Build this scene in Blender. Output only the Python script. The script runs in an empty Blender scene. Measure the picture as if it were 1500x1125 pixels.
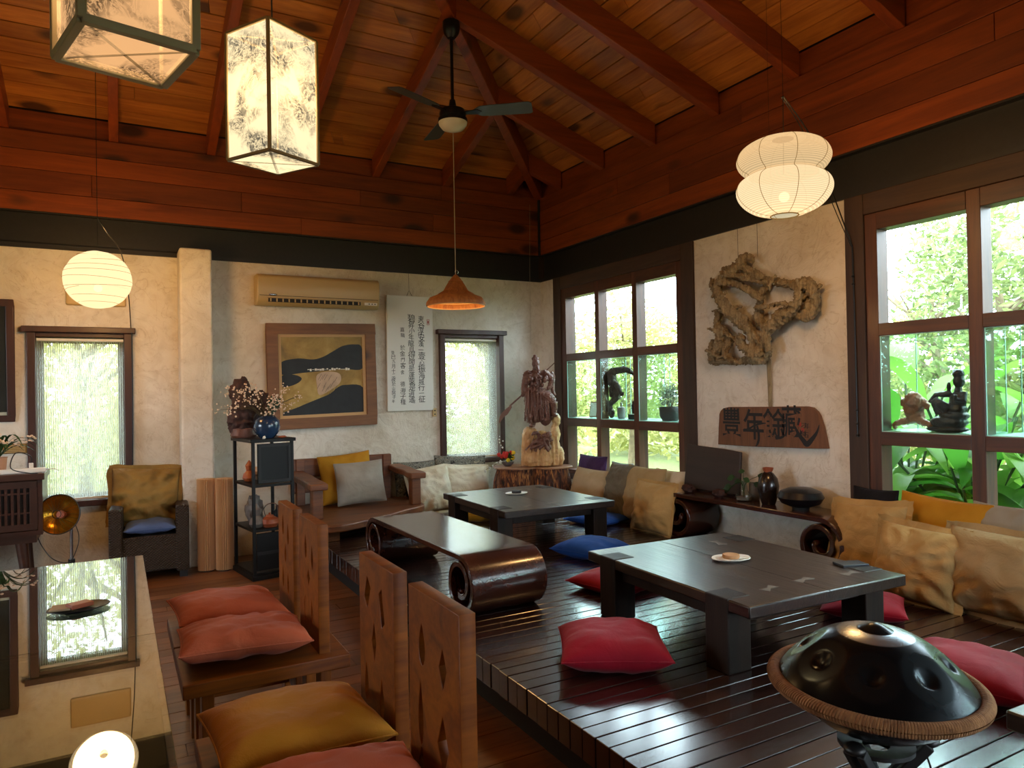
import bpy, bmesh, math, random
from math import sin, cos, pi, radians, sqrt, hypot, atan2
from mathutils import Vector, Matrix, Euler, noise

SC = bpy.context.scene
COL = SC.collection
# ------------------------------------------------------------------ camera
FPX, CAMH = 1042.87, 1.5
YAW, PITCH, ROLL = radians(29.042), radians(0.549), radians(-1.037)
FW = Vector((sin(YAW)*cos(PITCH), cos(YAW)*cos(PITCH), sin(PITCH)))
R0 = Vector((cos(YAW), -sin(YAW), 0)); U0 = R0.cross(FW)
RT = R0*cos(ROLL)+U0*sin(ROLL); UP = -R0*sin(ROLL)+U0*cos(ROLL)
CAM = Vector((0, 0, CAMH))
cam = bpy.data.objects.new('camera', bpy.data.cameras.new('camera')); COL.objects.link(cam)
cam.data.sensor_width = 36; cam.data.lens = FPX/1500*36; cam.data.sensor_fit = 'HORIZONTAL'
cam.data.clip_start = .05; cam.data.clip_end = 200
cam.matrix_world = Matrix(((RT.x, UP.x, -FW.x, 0), (RT.y, UP.y, -FW.y, 0), (RT.z, UP.z, -FW.z, CAMH), (0, 0, 0, 1)))
SC.camera = cam

# measured points of the place: where a sight line of the photograph meets a real plane
def ray(x, y): return FW*FPX+RT*(x-750)-UP*(y-562.5)
def onz(x, y, z): d = ray(x, y); return CAM+d*((z-CAMH)/d.z)
def onx(x, y, c): d = ray(x, y); return CAM+d*(c/d.x)
def ony(x, y, c): d = ray(x, y); return CAM+d*(c/d.y)
def ond(x, y, c): return CAM+ray(x, y)*(c/FPX)

XR, YB, XL, YF = 4.35, 7.10, -4.2, -3.0      # inner faces of the walls
ZP = 0.28                                     # raised platform
ZB0, ZB1 = 2.765, 3.07                        # steel beam
ZR = 3.735                                    # rafter underside at the wall
SL = 0.345                                    # roof slope

# ------------------------------------------------------------------ materials
def lin(h):
    h = h.lstrip('#'); o = []
    for i in (0, 2, 4):
        c = int(h[i:i+2], 16)/255
        o.append(c/12.92 if c <= .04045 else ((c+.055)/1.055)**2.4)
    return (*o, 1)
class NT:
    def __init__(s, name):
        s.m = bpy.data.materials.new(name); s.m.use_nodes = True
        s.t = s.m.node_tree; s.t.nodes.clear()
        s.out = s.n('ShaderNodeOutputMaterial')
    def n(s, typ, **kw):
        nd = s.t.nodes.new(typ)
        for k, v in kw.items(): setattr(nd, k, v)
        return nd
    def l(s, a, b): s.t.links.new(a, b)
    def set(s, nd, **kw):
        for k, v in kw.items():
            nd.inputs[k.replace('_', ' ')].default_value = v
    def ramp(s, fac, stops, interp='LINEAR'):
        r = s.n('ShaderNodeValToRGB'); r.color_ramp.interpolation = interp
        e = r.color_ramp.elements
        while len(e) < len(stops): e.new(.5)
        for q, (p, c) in zip(e, stops): q.position = p; q.color = c
        s.l(fac, r.inputs[0]); return r.outputs[0]
    def mixc(s, fac, a, b, mode='MIX'):
        m = s.n('ShaderNodeMix', data_type='RGBA', blend_type=mode)
        for i, v in ((0, fac), (6, a), (7, b)):
            if hasattr(v, 'is_linked'): s.l(v, m.inputs[i])
            else: m.inputs[i].default_value = v
        return m.outputs[2]
    def math(s, op, a, b=0.0):
        m = s.n('ShaderNodeMath', operation=op)
        for i, v in ((0, a), (1, b)):
            if hasattr(v, 'is_linked'): s.l(v, m.inputs[i])
            else: m.inputs[i].default_value = v
        return m.outputs[0]
    def coord(s, scale=(1, 1, 1), rot=(0, 0, 0), kind='Object', island=0):
        t = s.n('ShaderNodeTexCoord'); mp = s.n('ShaderNodeMapping')
        mp.inputs['Scale'].default_value = scale; mp.inputs['Rotation'].default_value = rot
        src = t.outputs[kind]
        if island:
            g = s.n('ShaderNodeNewGeometry'); v = s.n('ShaderNodeVectorMath', operation='SCALE')
            v.inputs[0].default_value = (island, island*.7, island*1.3); s.l(g.outputs['Random Per Island'], v.inputs[3])
            a = s.n('ShaderNodeVectorMath', operation='ADD'); s.l(src, a.inputs[0]); s.l(v.outputs[0], a.inputs[1]); src = a.outputs[0]
        s.l(src, mp.inputs[0]); return mp.outputs[0]
    def noise(s, vec, scale, detail=4, rough=.55, dist=0, out='Fac'):
        x = s.n('ShaderNodeTexNoise'); s.l(vec, x.inputs['Vector'])
        s.set(x, Scale=scale, Detail=detail, Roughness=rough, Distortion=dist)
        return x.outputs[out]
    def bump(s, h, strength, dist=.01):
        b = s.n('ShaderNodeBump'); s.set(b, Strength=strength, Distance=dist); s.l(h, b.inputs['Height']); return b.outputs[0]
    def bsdf(s, color, rough=.6, metal=0, normal=None, coat=0, coatr=.1, spec=.5, sheen=0):
        p = s.n('ShaderNodeBsdfPrincipled')
        for k, v in (('Base Color', color), ('Roughness', rough)):
            if hasattr(v, 'is_linked'): s.l(v, p.inputs[k])
            else: p.inputs[k].default_value = v
        s.set(p, Metallic=metal, Coat_Weight=coat, Coat_Roughness=coatr, Specular_IOR_Level=spec)
        if sheen: s.set(p, Sheen_Weight=sheen*.22, Sheen_Roughness=.4)
        if normal is not None: s.l(normal, p.inputs['Normal'])
        return p.outputs[0]
    def paper(s, col, em, tcol, thru):
        tl = s.n('ShaderNodeBsdfTranslucent'); tr = s.n('ShaderNodeBsdfTransparent'); ad = s.n('ShaderNodeAddShader'); mx = s.n('ShaderNodeMixShader')
        for v, i in ((col, em.inputs[0]), (tcol, tl.inputs[0])):
            if hasattr(v, 'is_linked'): s.l(v, i)
            else: i.default_value = v
        s.l(em.outputs[0], ad.inputs[0]); s.l(tl.outputs[0], ad.inputs[1]); mx.inputs[0].default_value = thru
        s.l(ad.outputs[0], mx.inputs[1]); s.l(tr.outputs[0], mx.inputs[2]); return mx.outputs[0]
    def fin(s, sh): s.l(sh, s.out.inputs[0]); return s.m

def plain(name, c, rough=.6, metal=0, coat=0, bump=0, bs=40, var=.0, spec=.5):
    k = NT(name); c = lin(c); v = k.coord()
    nz = k.noise(v, bs, 3)
    col = c
    if var: col = k.mixc(1.0, c, k.ramp(nz, [(.3, (1-var,)*3+(1,)), (.7, (1+var*.3,)*3+(1,))]), 'MULTIPLY')
    return k.fin(k.bsdf(col, rough, metal, k.bump(nz, bump, .005) if bump else None, coat, spec=spec))

def wood(name, dark, light, axis='X', rough=.5, coat=0, scale=1.0, island=3.0, knots=0.0, var=.35, bump=.15, coatr=.15, fine=1.0, spec=.5):
    k = NT(name)
    sc = [9*scale]*3; sc['XYZ'.index(axis)] = .8*scale
    v = k.coord(tuple(sc), island=island)
    n1 = k.noise(v, 1.3, 6, .6, 1.2); n2 = k.noise(v, 9*fine, 3, .6, .3)
    f = k.math('ADD', k.math('MULTIPLY', n1, .75), k.math('MULTIPLY', n2, .25))
    col = k.ramp(f, [(.30, lin(dark)), (.68, lin(light))])
    if island:
        g = k.n('ShaderNodeNewGeometry')
        col = k.mixc(1.0, col, k.ramp(g.outputs['Random Per Island'], [(0, (1-var,)*3+(1,)), (1, (1+var*.35, 1+var*.3, 1+var*.25, 1))]), 'MULTIPLY')
    if knots:
        sk = [3.2]*3; sk['XYZ'.index(axis)] = 1.5
        vo = k.n('ShaderNodeTexVoronoi'); s2 = k.coord(tuple(sk), island=island*1.7)
        wob = k.n('ShaderNodeTexNoise'); k.l(s2, wob.inputs['Vector']); k.set(wob, Scale=2.5)
        k.l(k.mixc(.08, s2, wob.outputs['Color']), vo.inputs['Vector']); k.set(vo, Scale=1.0)
        kn = k.ramp(vo.outputs['Distance'], [(.13, (knots,)*3+(1,)), (.23, (0, 0, 0, 1))])
        col = k.mixc(kn, col, lin('#2a1006'))
    nb = k.bump(f, bump, .006)
    return k.fin(k.bsdf(col, rough, 0, nb, coat, coatr, spec))

def fabric(name, c, c2=None, rough=.9, weave=900, sheen=.2, wrinkle=.35, ws=9):
    k = NT(name); v = k.coord()
    a = k.noise(v, ws, 4, .5, 1.5); w = k.noise(v, weave*.3, 2)
    col = k.ramp(k.noise(v, 3.2, 3), [(.35, lin(c)), (.65, lin(c2 or c))])
    b = k.bump(k.math('ADD', a, k.math('MULTIPLY', w, .10)), wrinkle, .02)
    return k.fin(k.bsdf(col, rough, 0, b, sheen=sheen, spec=.2))

def floral(name):
    k = NT(name); v = k.coord()
    n = k.noise(v, 16, 4, .6, 2.0)
    col = k.ramp(n, [(.40, lin('#34332f')), (.50, lin('#8f8c80')), (.56, lin('#4a4640')), (.66, lin('#a89c86'))])
    return k.fin(k.bsdf(col, .9, 0, None, spec=.2))

def plaster(name):
    k = NT(name); v = k.coord()
    n1 = k.noise(v, 1.1, 5, .55, .4); n2 = k.noise(v, 7, 6, .6, 1.2); n3 = k.noise(v, 60, 3)
    st = k.noise(v, 2.6, 4, .5, 3.0)
    crack = k.ramp(k.math('ABSOLUTE', k.math('SUBTRACT', st, .5)), [(.0, (.72, .66, .58, 1)), (.012, (1, 1, 1, 1))])
    col = k.ramp(n1, [(.3, lin('#cdc3b0')), (.55, lin('#e2dccf')), (.75, lin('#efeae0'))])
    col = k.mixc(k.ramp(n2, [(.45, (0, 0, 0, 1)), (.85, (.55,)*3+(1,))]), col, lin('#b3a288'))
    col = k.mixc(.55, col, crack, 'MULTIPLY')
    h = k.math('ADD', k.math('MULTIPLY', n2, .7), k.math('MULTIPLY', n3, .12))
    h = k.math('ADD', h, k.math('MULTIPLY', st, .8))
    return k.fin(k.bsdf(col, .92, 0, k.bump(h, .55, .03), spec=.2))

def glass(name, tint='#f4fbf8', refl=1.0):
    k = NT(name)
    fr = k.n('ShaderNodeFresnel'); ge = k.n('ShaderNodeNewGeometry')
    k.l(k.math('ADD', 1.45, k.math('MULTIPLY', ge.outputs['Backfacing'], 1/1.45-1.45)), fr.inputs[0])   # same reflection from both faces of the sheet
    tr = k.n('ShaderNodeBsdfTransparent'); tr.inputs[0].default_value = lin(tint)
    gl = k.n('ShaderNodeBsdfGlossy'); gl.inputs['Roughness'].default_value = .0
    mx = k.n('ShaderNodeMixShader'); k.l(k.math('MULTIPLY', fr.outputs[0], refl), mx.inputs[0]); k.l(tr.outputs[0], mx.inputs[1]); k.l(gl.outputs[0], mx.inputs[2])
    return k.fin(mx.outputs[0])

def paperlamp(name, c, strength, trans='#f2d9a8', lines=0, thru=.25, tcol=.014):
    """glowing paper: gives off light of its own and lets part of the bulb's light through its pores"""
    k = NT(name)
    em = k.n('ShaderNodeEmission'); em.inputs['Strength'].default_value = strength
    col = lin(c)
    if lines:
        t = k.n('ShaderNodeTexCoord'); sp = k.n('ShaderNodeSeparateXYZ'); k.l(t.outputs['Object'], sp.inputs[0])
        w = k.math('SINE', k.math('MULTIPLY', sp.outputs[2], lines))
        col = k.ramp(w, [(.0, tuple(x*.70 for x in lin(c)[:3])+(1,)), (.55, lin(c))])
    return k.fin(k.paper(col, em, tuple(x*tcol for x in lin(trans)[:3])+(1,), thru))

def inkpaper(name, c, ink, strength, seed, thru=.22, tcol=.014):
    """lit lantern paper with inky plant prints"""
    k = NT(name); v = k.coord((1, 1, 1)); ad = k.n('ShaderNodeVectorMath', operation='ADD'); k.l(v, ad.inputs[0]); ad.inputs[1].default_value = (seed*3.1, seed*1.7, seed*.9)
    v = ad.outputs[0]
    blot = k.ramp(k.noise(v, 5.5, 3, .5, .6), [(.43, (0, 0, 0, 1)), (.60, (1, 1, 1, 1))])
    twig = k.ramp(k.noise(v, 13, 5, .65, 2.6), [(.44, (1, 1, 1, 1)), (.50, (.08, .08, .08, 1)), (.56, (.9, .9, .9, 1))])
    speck = k.ramp(k.noise(v, 75, 2), [(.56, (0, 0, 0, 1)), (.64, (.8, .8, .8, 1))])
    f = k.math('MULTIPLY', blot, k.math('ADD', k.math('MULTIPLY', twig, .85), k.math('MULTIPLY', speck, .5)))
    f = k.math('MINIMUM', f, .93)
    col = k.mixc(f, lin(c), lin(ink))
    em = k.n('ShaderNodeEmission'); em.inputs['Strength'].default_value = strength
    return k.fin(k.paper(col, em, k.mixc(1.0, col, (tcol, tcol, tcol, 1), 'MULTIPLY'), thru))

def leafmat(name, c1, c2, tr=.5, rough=.45, vein=False):
    k = NT(name)
    g = k.n('ShaderNodeNewGeometry'); col = k.ramp(g.outputs['Random Per Island'], [(0, lin(c1)), (1, lin(c2))])
    d = k.bsdf(col, rough, spec=.35)
    tl = k.n('ShaderNodeBsdfTranslucent'); k.l(col, tl.inputs[0])
    mx = k.n('ShaderNodeMixShader'); mx.inputs[0].default_value = tr; k.l(d, mx.inputs[1]); k.l(tl.outputs[0], mx.inputs[2])
    return k.fin(mx.outputs[0])

M = {}
M['plaster'] = plaster('plaster')
M['pine_x'] = wood('pine_boards_x', '#622609', '#954716', 'X', .48, .15, .7, 5, .9, .30)
M['pine_y'] = wood('pine_boards_y', '#622609', '#954716', 'Y', .48, .15, .7, 5, .9, .30)
M['ceil_x'] = wood('ceiling_boards_x', '#874616', '#c98034', 'X', .5, .1, .7, 5, .85, .28)
M['ceil_y'] = wood('ceiling_boards_y', '#874616', '#c98034', 'Y', .5, .1, .7, 5, .85, .28)
M['rafter_x'] = wood('rafter_wood_x', '#642607', '#934213', 'X', .5, .1, .6, 4, .6, .2)
M['rafter_y'] = wood('rafter_wood_y', '#642607', '#934213', 'Y', .5, .1, .6, 4, .6, .2)
M['steel'] = plain('black_steel', '#1b1a19', .5, .0, bump=.1, var=.3)
M['deck'] = wood('dark_varnished_deck', '#1a0c09', '#3d211a', 'X', .27, .9, .9, 6, 0, .5, .12, .16)
M['floor'] = wood('brown_floor_boards', '#553017', '#8d592f', 'X', .38, .25, .8, 6, 0, .35, .1, .2)
M['frame'] = wood('dark_window_wood', '#2e170c', '#63371d', 'Z', .5, .1, .8, 4, .3, .2)
M['frame_y'] = wood('dark_window_wood_y', '#2e170c', '#63371d', 'Y', .5, .1, .8, 4, .3, .2)
M['casing'] = wood('casing_wood', '#241510', '#46301f', 'Z', .6, 0, .7, 4, .2, .15)
M['casing_y'] = wood('casing_wood_y', '#241510', '#4a3322', 'Y', .6, 0, .7, 4, .4, .15)
M['trim_red'] = wood('red_brown_trim', '#2e150c', '#4a2415', 'Z', .5, .1, .7, 3, 0, .15)
M['glass'] = glass('window_glass', '#f6fbfa')
M['glass_green'] = glass('display_glass', '#f3faf8', .8)
M['glass_edge'] = plain('green_glass_edge', '#a9d6cc', .2)
M['chair'] = wood('chair_wood', '#5a2807', '#97510f', 'Z', .45, .05, .8, 4, 0, .12, .1, .25, spec=.25)
M['chair_x'] = wood('chair_wood_seat', '#5a2807', '#97510f', 'X', .42, .08, .8, 4, 0, .12, .1, .25, spec=.3)
M['table'] = wood('dark_table_wood', '#120d0a', '#3a2a1f', 'Y', .33, .3, 1.3, 5, 0, .4, .6, .25)
M['table_z'] = wood('dark_table_leg_wood', '#140d08', '#301f13', 'Z', .55, 0, 1.0, 5, 0, .3, .3, spec=.3)
M['inlay'] = plain('grey_inlay', '#6d655c', .45)
M['scroll'] = wood('polished_scroll_wood', '#2a120b', '#5c2d18', 'X', .22, .5, .7, 0, 0, 0, .05, .12)
M['scroll_y'] = wood('polished_scroll_wood_y', '#22100a', '#4a2416', 'Y', .22, .5, .7, 0, 0, 0, .05, .12)
M['bench'] = wood('live_edge_bench_wood', '#4a2410', '#8e5427', 'X', .5, .1, 1.1, 4, .3, .2, .5)
M['stumptop'] = wood('stump_top', '#6a3c22', '#a5734c', 'X', .45, .1, .8, 0, 0, 0)
M['driftwood'] = wood('driftwood', '#50432f', '#ae9b78', 'Z', .9, 0, 3.0, 0, 0, 0, 1.0)
M['driftdark'] = wood('dark_driftwood', '#1d1814', '#5a5048', 'Z', .85, 0, 1.6, 0, 0, 0, .9)
M['sign'] = wood('sign_board_wood', '#4e2f1c', '#7e5334', 'Y', .6, 0, .9, 0, .2, 0, .3)
M['ink'] = plain('black_ink', '#0c0c0f', .6)
M['seal'] = plain('red_seal', '#9c3526', .7)
M['carved'] = wood('carved_brown_wood', '#4a2a20', '#7d5343', 'Z', .5, .1, 1.2, 0, 0, 0, .4)
M['carvedlight'] = wood('carved_pale_wood', '#a9763f', '#e3bd86', 'Z', .5, .1, 1.0, 0, 0, 0, .3)
M['black'] = plain('black_lacquer', '#0b0a09', .5, bump=.05, spec=.3)
M['blackmatte'] = plain('black_matte', '#141313', .6)
M['metalblack'] = plain('black_metal', '#101010', .4, .4)
M['blackplastic'] = plain('black_plastic', '#121212', .45)
M['ivory'] = plain('ivory_plastic', '#bfa470', .4)
M['white'] = plain('white_plastic', '#e8e4da', .4)
M['whiteboard'] = plain('white_board', '#d9d8cf', .75)
M['darkslot'] = plain('dark_slot', '#1d1a17', .7)
M['gold'] = None
M['coral'] = fabric('coral_velvet', '#c46a4a', '#b45a3c', .75, sheen=.5)
M['mustard'] = fabric('mustard_velvet', '#c68a26', '#b2781c', .75, sheen=.5)
M['mustard2'] = fabric('mustard_cotton', '#c08a26', '#ab7618', .85)
M['red'] = fabric('red_velvet', '#a01228', '#8c0d20', .7, sheen=.4, wrinkle=.2)
M['blue'] = fabric('blue_cotton', '#1e4f9e', '#183f86', .85, wrinkle=.2)
M['cream'] = fabric('cream_cotton', '#b39a70', '#a0865c', .9, wrinkle=.6)
M['cream2'] = fabric('gold_cream_cotton', '#bf9d66', '#ab8a55', .85, wrinkle=.6)
M['creamw'] = fabric('pale_cream_cotton', '#e2d9c4', '#d3c6a8', .9, wrinkle=.6)
M['beige'] = fabric('beige_linen', '#c5b18e', '#b8a37e', .9)
M['olive'] = fabric('olive_grey_cotton', '#77705e', '#665f4f', .9, wrinkle=.8)
M['bluegrey'] = fabric('pale_blue_grey_cotton', '#aebfc4', '#98aab0', .9)
M['purple'] = fabric('purple_cotton', '#4a3460', '#3a284e', .9)
M['greyf'] = fabric('light_grey_cotton', '#a39c90', '#8f887b', .85)
M['darkgrey'] = fabric('dark_grey_cotton', '#4c4844', '#3e3a37', .9)
M['navy'] = fabric('black_cotton', '#17181d', '#1c1c22', .9)
M['floral'] = floral('floral_grey')
M['slateblue'] = fabric('slate_blue_cotton', '#5a6c94', '#4c5d84', .85)
M['tan'] = fabric('tan_satin', '#98793e', '#7f6230', .5, wrinkle=.9, ws=6)
M['vaseblue'] = plain('blue_glaze', '#27405f', .2, coat=.4, var=.5, bs=8)
M['vasebrown'] = plain('dark_brown_glaze', '#221a17', .25, coat=.3, var=.3)
M['terracotta'] = plain('terracotta', '#a4532f', .5, var=.3, bs=10)
M['gourd'] = plain('orange_gourd', '#a9562a', .35, coat=.2, var=.3, bs=8)
M['bottle'] = plain('grey_stoneware', '#6f6862', .5, var=.3)
M['rockdark'] = plain('dark_rock', '#2b2523', .8, bump=.6, bs=20, var=.4)
M['rockbrown'] = plain('red_brown_rock', '#3c1f16', .7, bump=.8, bs=30, var=.5)
M['rope'] = wood('brown_rope', '#6a4426', '#a9784a', 'Z', .9, 0, 3, 0, 0, 0, .6)
M['leaf'] = leafmat('plant_leaf', '#2c5a1e', '#4f8a34', .35)
M['leafdark'] = leafmat('dark_plant_leaf', '#1c3a1c', '#335a2c', .3)
M['ginger'] = leafmat('ginger_leaf', '#3a7a24', '#7fb046', .5, .35)
M['foliage'] = leafmat('garden_leaf', '#757c3c', '#b8b473', .5)
M['foliage2'] = leafmat('garden_leaf_green', '#56683a', '#98a566', .5)
M['foliage_pale'] = leafmat('garden_leaf_pale', '#a3a055', '#dcd69a', .5)
M['bark'] = plain('tree_bark', '#8a7a62', .9, bump=.6, bs=15, var=.4)
M['petal'] = plain('pale_petals', '#e8cdb2', .8)
M['petalred'] = plain('red_petals', '#c22a1f', .7)
M['petalyel'] = plain('yellow_petals', '#e0c020', .7)
M['stem'] = plain('brown_stem', '#57492c', .8)
M['grass'] = plain('grass_ground', '#5f6a36', .95, bump=.6, bs=30, var=.4)
M['stone'] = plain('terrace_stone', '#b9b4a6', .9, bump=.3, bs=8, var=.2)
M['wicker'] = None
M['roof'] = plain('roof_underside', '#3a2a1c', .8)
M['wire'] = plain('black_wire', '#0c0c0c', .5)
M['whitecord'] = plain('pale_cord', '#a59a86', .7)
M['slate'] = plain('dark_slate', '#23262b', .4)
M['dish'] = plain('white_dish', '#e2ded4', .35)
M['disc'] = plain('tan_wood_disc', '#b9895a', .6)
M['copper'] = plain('amber_dish', '#b07a1a', .25, .8)
M['chrome'] = plain('chrome', '#a9a9a9', .2, .9)
M['tabletop'] = wood('tea_table_wood', '#241c15', '#42352a', 'Y', .5, 0, .7, 3, 0, .2)
M['bamboo'] = wood('bamboo_shade', '#7c3f15', '#b87534', 'Z', .6, 0, 2, 0, 0, 0, .4)
M['sidewood'] = wood('sideboard_wood', '#2c150b', '#4a2815', 'X', .45, .15, .8, 3, 0, .15)
M['paleedge'] = plain('cut_pine_face', '#c9a06c', .6)

def wicker():
    k = NT('dark_wicker'); v = k.coord((1, 1, 1))
    sp = k.n('ShaderNodeSeparateXYZ'); k.l(v, sp.inputs[0])
    u = k.math('ADD', sp.outputs[0], sp.outputs[1])
    a = k.math('SINE', k.math('MULTIPLY', u, 260)); b = k.math('SINE', k.math('MULTIPLY', sp.outputs[2], 300))
    h = k.math('MULTIPLY', a, b)
    col = k.ramp(k.math('ADD', k.math('MULTIPLY', h, .5), .5), [(.2, lin('#0f0a07')), (.8, lin('#43301f'))])
    return k.fin(k.bsdf(col, .5, 0, k.bump(h, .9, .006)))
M['wicker'] = wicker()

def bark_rough():
    k = NT('burl_bark'); v = k.coord((22, 22, 5))
    n = k.noise(v, 1.6, 4, .6, 1.0)
    col = k.ramp(n, [(.36, lin('#1f0d06')), (.50, lin('#5e3018')), (.66, lin('#b5753a'))])
    return k.fin(k.bsdf(col, .75, 0, k.bump(n, 1.0, .05)))
M['burl'] = bark_rough()

def goldleaf():
    k = NT('gold_paint'); v = k.coord()
    n = k.noise(v, 3, 5, .6, .5)
    col = k.ramp(n, [(.3, lin('#6a4f1c')), (.5, lin('#9c7a34')), (.72, lin('#c2a35a'))])
    return k.fin(k.bsdf(col, .5, .15))
M['gold'] = goldleaf()

def blindmat():
    k = NT('striped_sheer_blind'); t = k.n('ShaderNodeTexCoord'); sp = k.n('ShaderNodeSeparateXYZ'); k.l(t.outputs['Object'], sp.inputs[0])
    w = k.math('SINE', k.math('MULTIPLY', sp.outputs[0], 2*pi/.016))
    f = k.ramp(w, [(.25, (.38,)*3+(1,)), (.8, (.72,)*3+(1,))])
    tr = k.n('ShaderNodeBsdfTransparent'); tl = k.n('ShaderNodeBsdfTranslucent'); tl.inputs[0].default_value = (.46, .455, .40, 1)
    df = k.n('ShaderNodeBsdfDiffuse'); df.inputs[0].default_value = (.45, .45, .45, 1)
    m1 = k.n('ShaderNodeMixShader'); m1.inputs[0].default_value = .35; k.l(tl.outputs[0], m1.inputs[1]); k.l(df.outputs[0], m1.inputs[2])
    m2 = k.n('ShaderNodeMixShader'); k.l(f, m2.inputs[0]); k.l(tr.outputs[0], m2.inputs[1]); k.l(m1.outputs[0], m2.inputs[2])
    return k.fin(m2.outputs[0])
M['blind'] = blindmat()

def emis(name, c, s):
    k = NT(name); e = k.n('ShaderNodeEmission'); e.inputs[0].default_value = lin(c); e.inputs[1].default_value = s
    return k.fin(e.outputs[0])
def panmat():
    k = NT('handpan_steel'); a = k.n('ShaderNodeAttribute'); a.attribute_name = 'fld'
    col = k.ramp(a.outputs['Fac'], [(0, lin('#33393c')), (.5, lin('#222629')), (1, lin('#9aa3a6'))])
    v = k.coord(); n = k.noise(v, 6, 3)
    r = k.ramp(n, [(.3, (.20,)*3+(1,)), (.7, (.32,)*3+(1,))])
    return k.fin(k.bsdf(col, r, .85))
M['pan'] = panmat()
def palewood():
    k = NT('lamp_paper_off'); t = k.n('ShaderNodeBsdfTranslucent'); t.inputs[0].default_value = lin('#e9c79a')
    d = k.bsdf(lin('#e2bf92'), .8); m = k.n('ShaderNodeMixShader'); m.inputs[0].default_value = .4
    k.l(d, m.inputs[1]); k.l(t.outputs[0], m.inputs[2]); return k.fin(m.outputs[0])
M['tubepaper'] = palewood()
# ------------------------------------------------------------------ mesh builder
def T(x, y, z): return Matrix.Translation((x, y, z))
def RX(a): return Matrix.Rotation(a, 4, 'X')
def RY(a): return Matrix.Rotation(a, 4, 'Y')
def RZ(a): return Matrix.Rotation(a, 4, 'Z')
def S3(x, y, z): return Matrix.Diagonal((x, y, z, 1))
def frame_to(d, up=Vector((0, 0, 1))):
    d = d.normalized()
    if abs(d.dot(up)) > .98: up = Vector((1, 0, 0))
    a = up.cross(d).normalized(); b = d.cross(a)
    return a, b
class MB:
    def __init__(s): s.v = []; s.f = []; s.mi = []; s.cur = 0
    def add(s, vs, fs, m=None):
        b = len(s.v)
        for q in vs:
            q = Vector(q); s.v.append(m @ q if m is not None else q)
        for f in fs: s.f.append([b+i for i in f]); s.mi.append(s.cur)
        return s
    def box(s, x0, x1, y0, y1, z0, z1, m=None):
        vs = [(x, y, z) for z in (z0, z1) for y in (y0, y1) for x in (x0, x1)]
        return s.add(vs, [(0, 2, 3, 1), (4, 5, 7, 6), (0, 1, 5, 4), (2, 6, 7, 3), (0, 4, 6, 2), (1, 3, 7, 5)], m)
    def bar(s, p, q, w, h, up=Vector((0, 0, 1))):
        p, q = Vector(p), Vector(q); d = q-p; a, b = frame_to(d, up)
        vs = [o+a*(i*w/2)+b*(j*h/2) for o in (p, q) for i, j in ((-1, -1), (1, -1), (1, 1), (-1, 1))]
        return s.add(vs, [(3, 2, 1, 0), (4, 5, 6, 7), (0, 1, 5, 4), (1, 2, 6, 5), (2, 3, 7, 6), (3, 0, 4, 7)])
    def tube(s, pts, r, n=8, cap=True, m=None, jit=0, seed=0):
        pts = [Vector(p) for p in pts]; k = len(pts); rs = r if isinstance(r, (list, tuple)) else [r]*k
        vs = []; prev = None
        for i in range(k):
            d = (pts[min(i+1, k-1)]-pts[max(i-1, 0)])
            if d.length < 1e-9: d = Vector((0, 0, 1))
            d.normalize()
            if prev is None: a, b = frame_to(d)
            else:
                a = (prev-d*prev.dot(d))
                a = a.normalized() if a.length > 1e-6 else frame_to(d)[0]
                b = d.cross(a)
            prev = a
            for j in range(n):
                t = 2*pi*j/n; rr = rs[i]
                if jit: rr *= 1+jit*noise.noise(Vector((i*.7+seed, j*1.3, seed*2.1)))
                vs.append(pts[i]+(a*cos(t)+b*sin(t))*rr)
        fs = [(i*n+j, i*n+(j+1) % n, (i+1)*n+(j+1) % n, (i+1)*n+j) for i in range(k-1) for j in range(n)]
        if cap: fs += [tuple(range(n-1, -1, -1)), tuple((k-1)*n+j for j in range(n))]
        return s.add(vs, fs, m)
    def lathe(s, prof, n=32, m=None, cap=True, wob=0, seed=0):
        vs = []; k = len(prof)
        for i, (r, z) in enumerate(prof):
            for j in range(n):
                t = 2*pi*j/n; q = r
                if wob: q *= 1+wob*noise.noise(Vector((cos(t)*1.5+seed, sin(t)*1.5, z*4)))
                vs.append((q*cos(t), q*sin(t), z))
        fs = [(i*n+j, i*n+(j+1) % n, (i+1)*n+(j+1) % n, (i+1)*n+j) for i in range(k-1) for j in range(n)]
        if cap:
            if prof[0][0] > 1e-5: fs.append(tuple(range(n-1, -1, -1)))
            if prof[-1][0] > 1e-5: fs.append(tuple((k-1)*n+j for j in range(n)))
        return s.add(vs, fs, m)
    def ell(s, c, r, m=None, n=20, k=12, rough=0, seed=0, freq=3):
        if isinstance(r, (int, float)): r = (r, r, r)
        vs = []
        for i in range(k+1):
            a = -pi/2+pi*i/k
            for j in range(n):
                t = 2*pi*j/n; d = Vector((cos(a)*cos(t), cos(a)*sin(t), sin(a))); q = 1
                if rough: q += rough*noise.noise(d*freq+Vector((seed, seed*1.7, 0)))
                vs.append((c[0]+d.x*r[0]*q, c[1]+d.y*r[1]*q, c[2]+d.z*r[2]*q))
        fs = [(i*n+j, i*n+(j+1) % n, (i+1)*n+(j+1) % n, (i+1)*n+j) for i in range(k) for j in range(n)]
        return s.add(vs, fs, m)
    def prism(s, poly, d0, d1, m=None):
        """poly in XY, from z=d0 to d1"""
        n = len(poly); vs = [(x, y, d0) for x, y in poly]+[(x, y, d1) for x, y in poly]
        fs = [tuple(range(n-1, -1, -1)), tuple(range(n, 2*n))]+[(i, (i+1) % n, n+(i+1) % n, n+i) for i in range(n)]
        return s.add(vs, fs, m)
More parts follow.
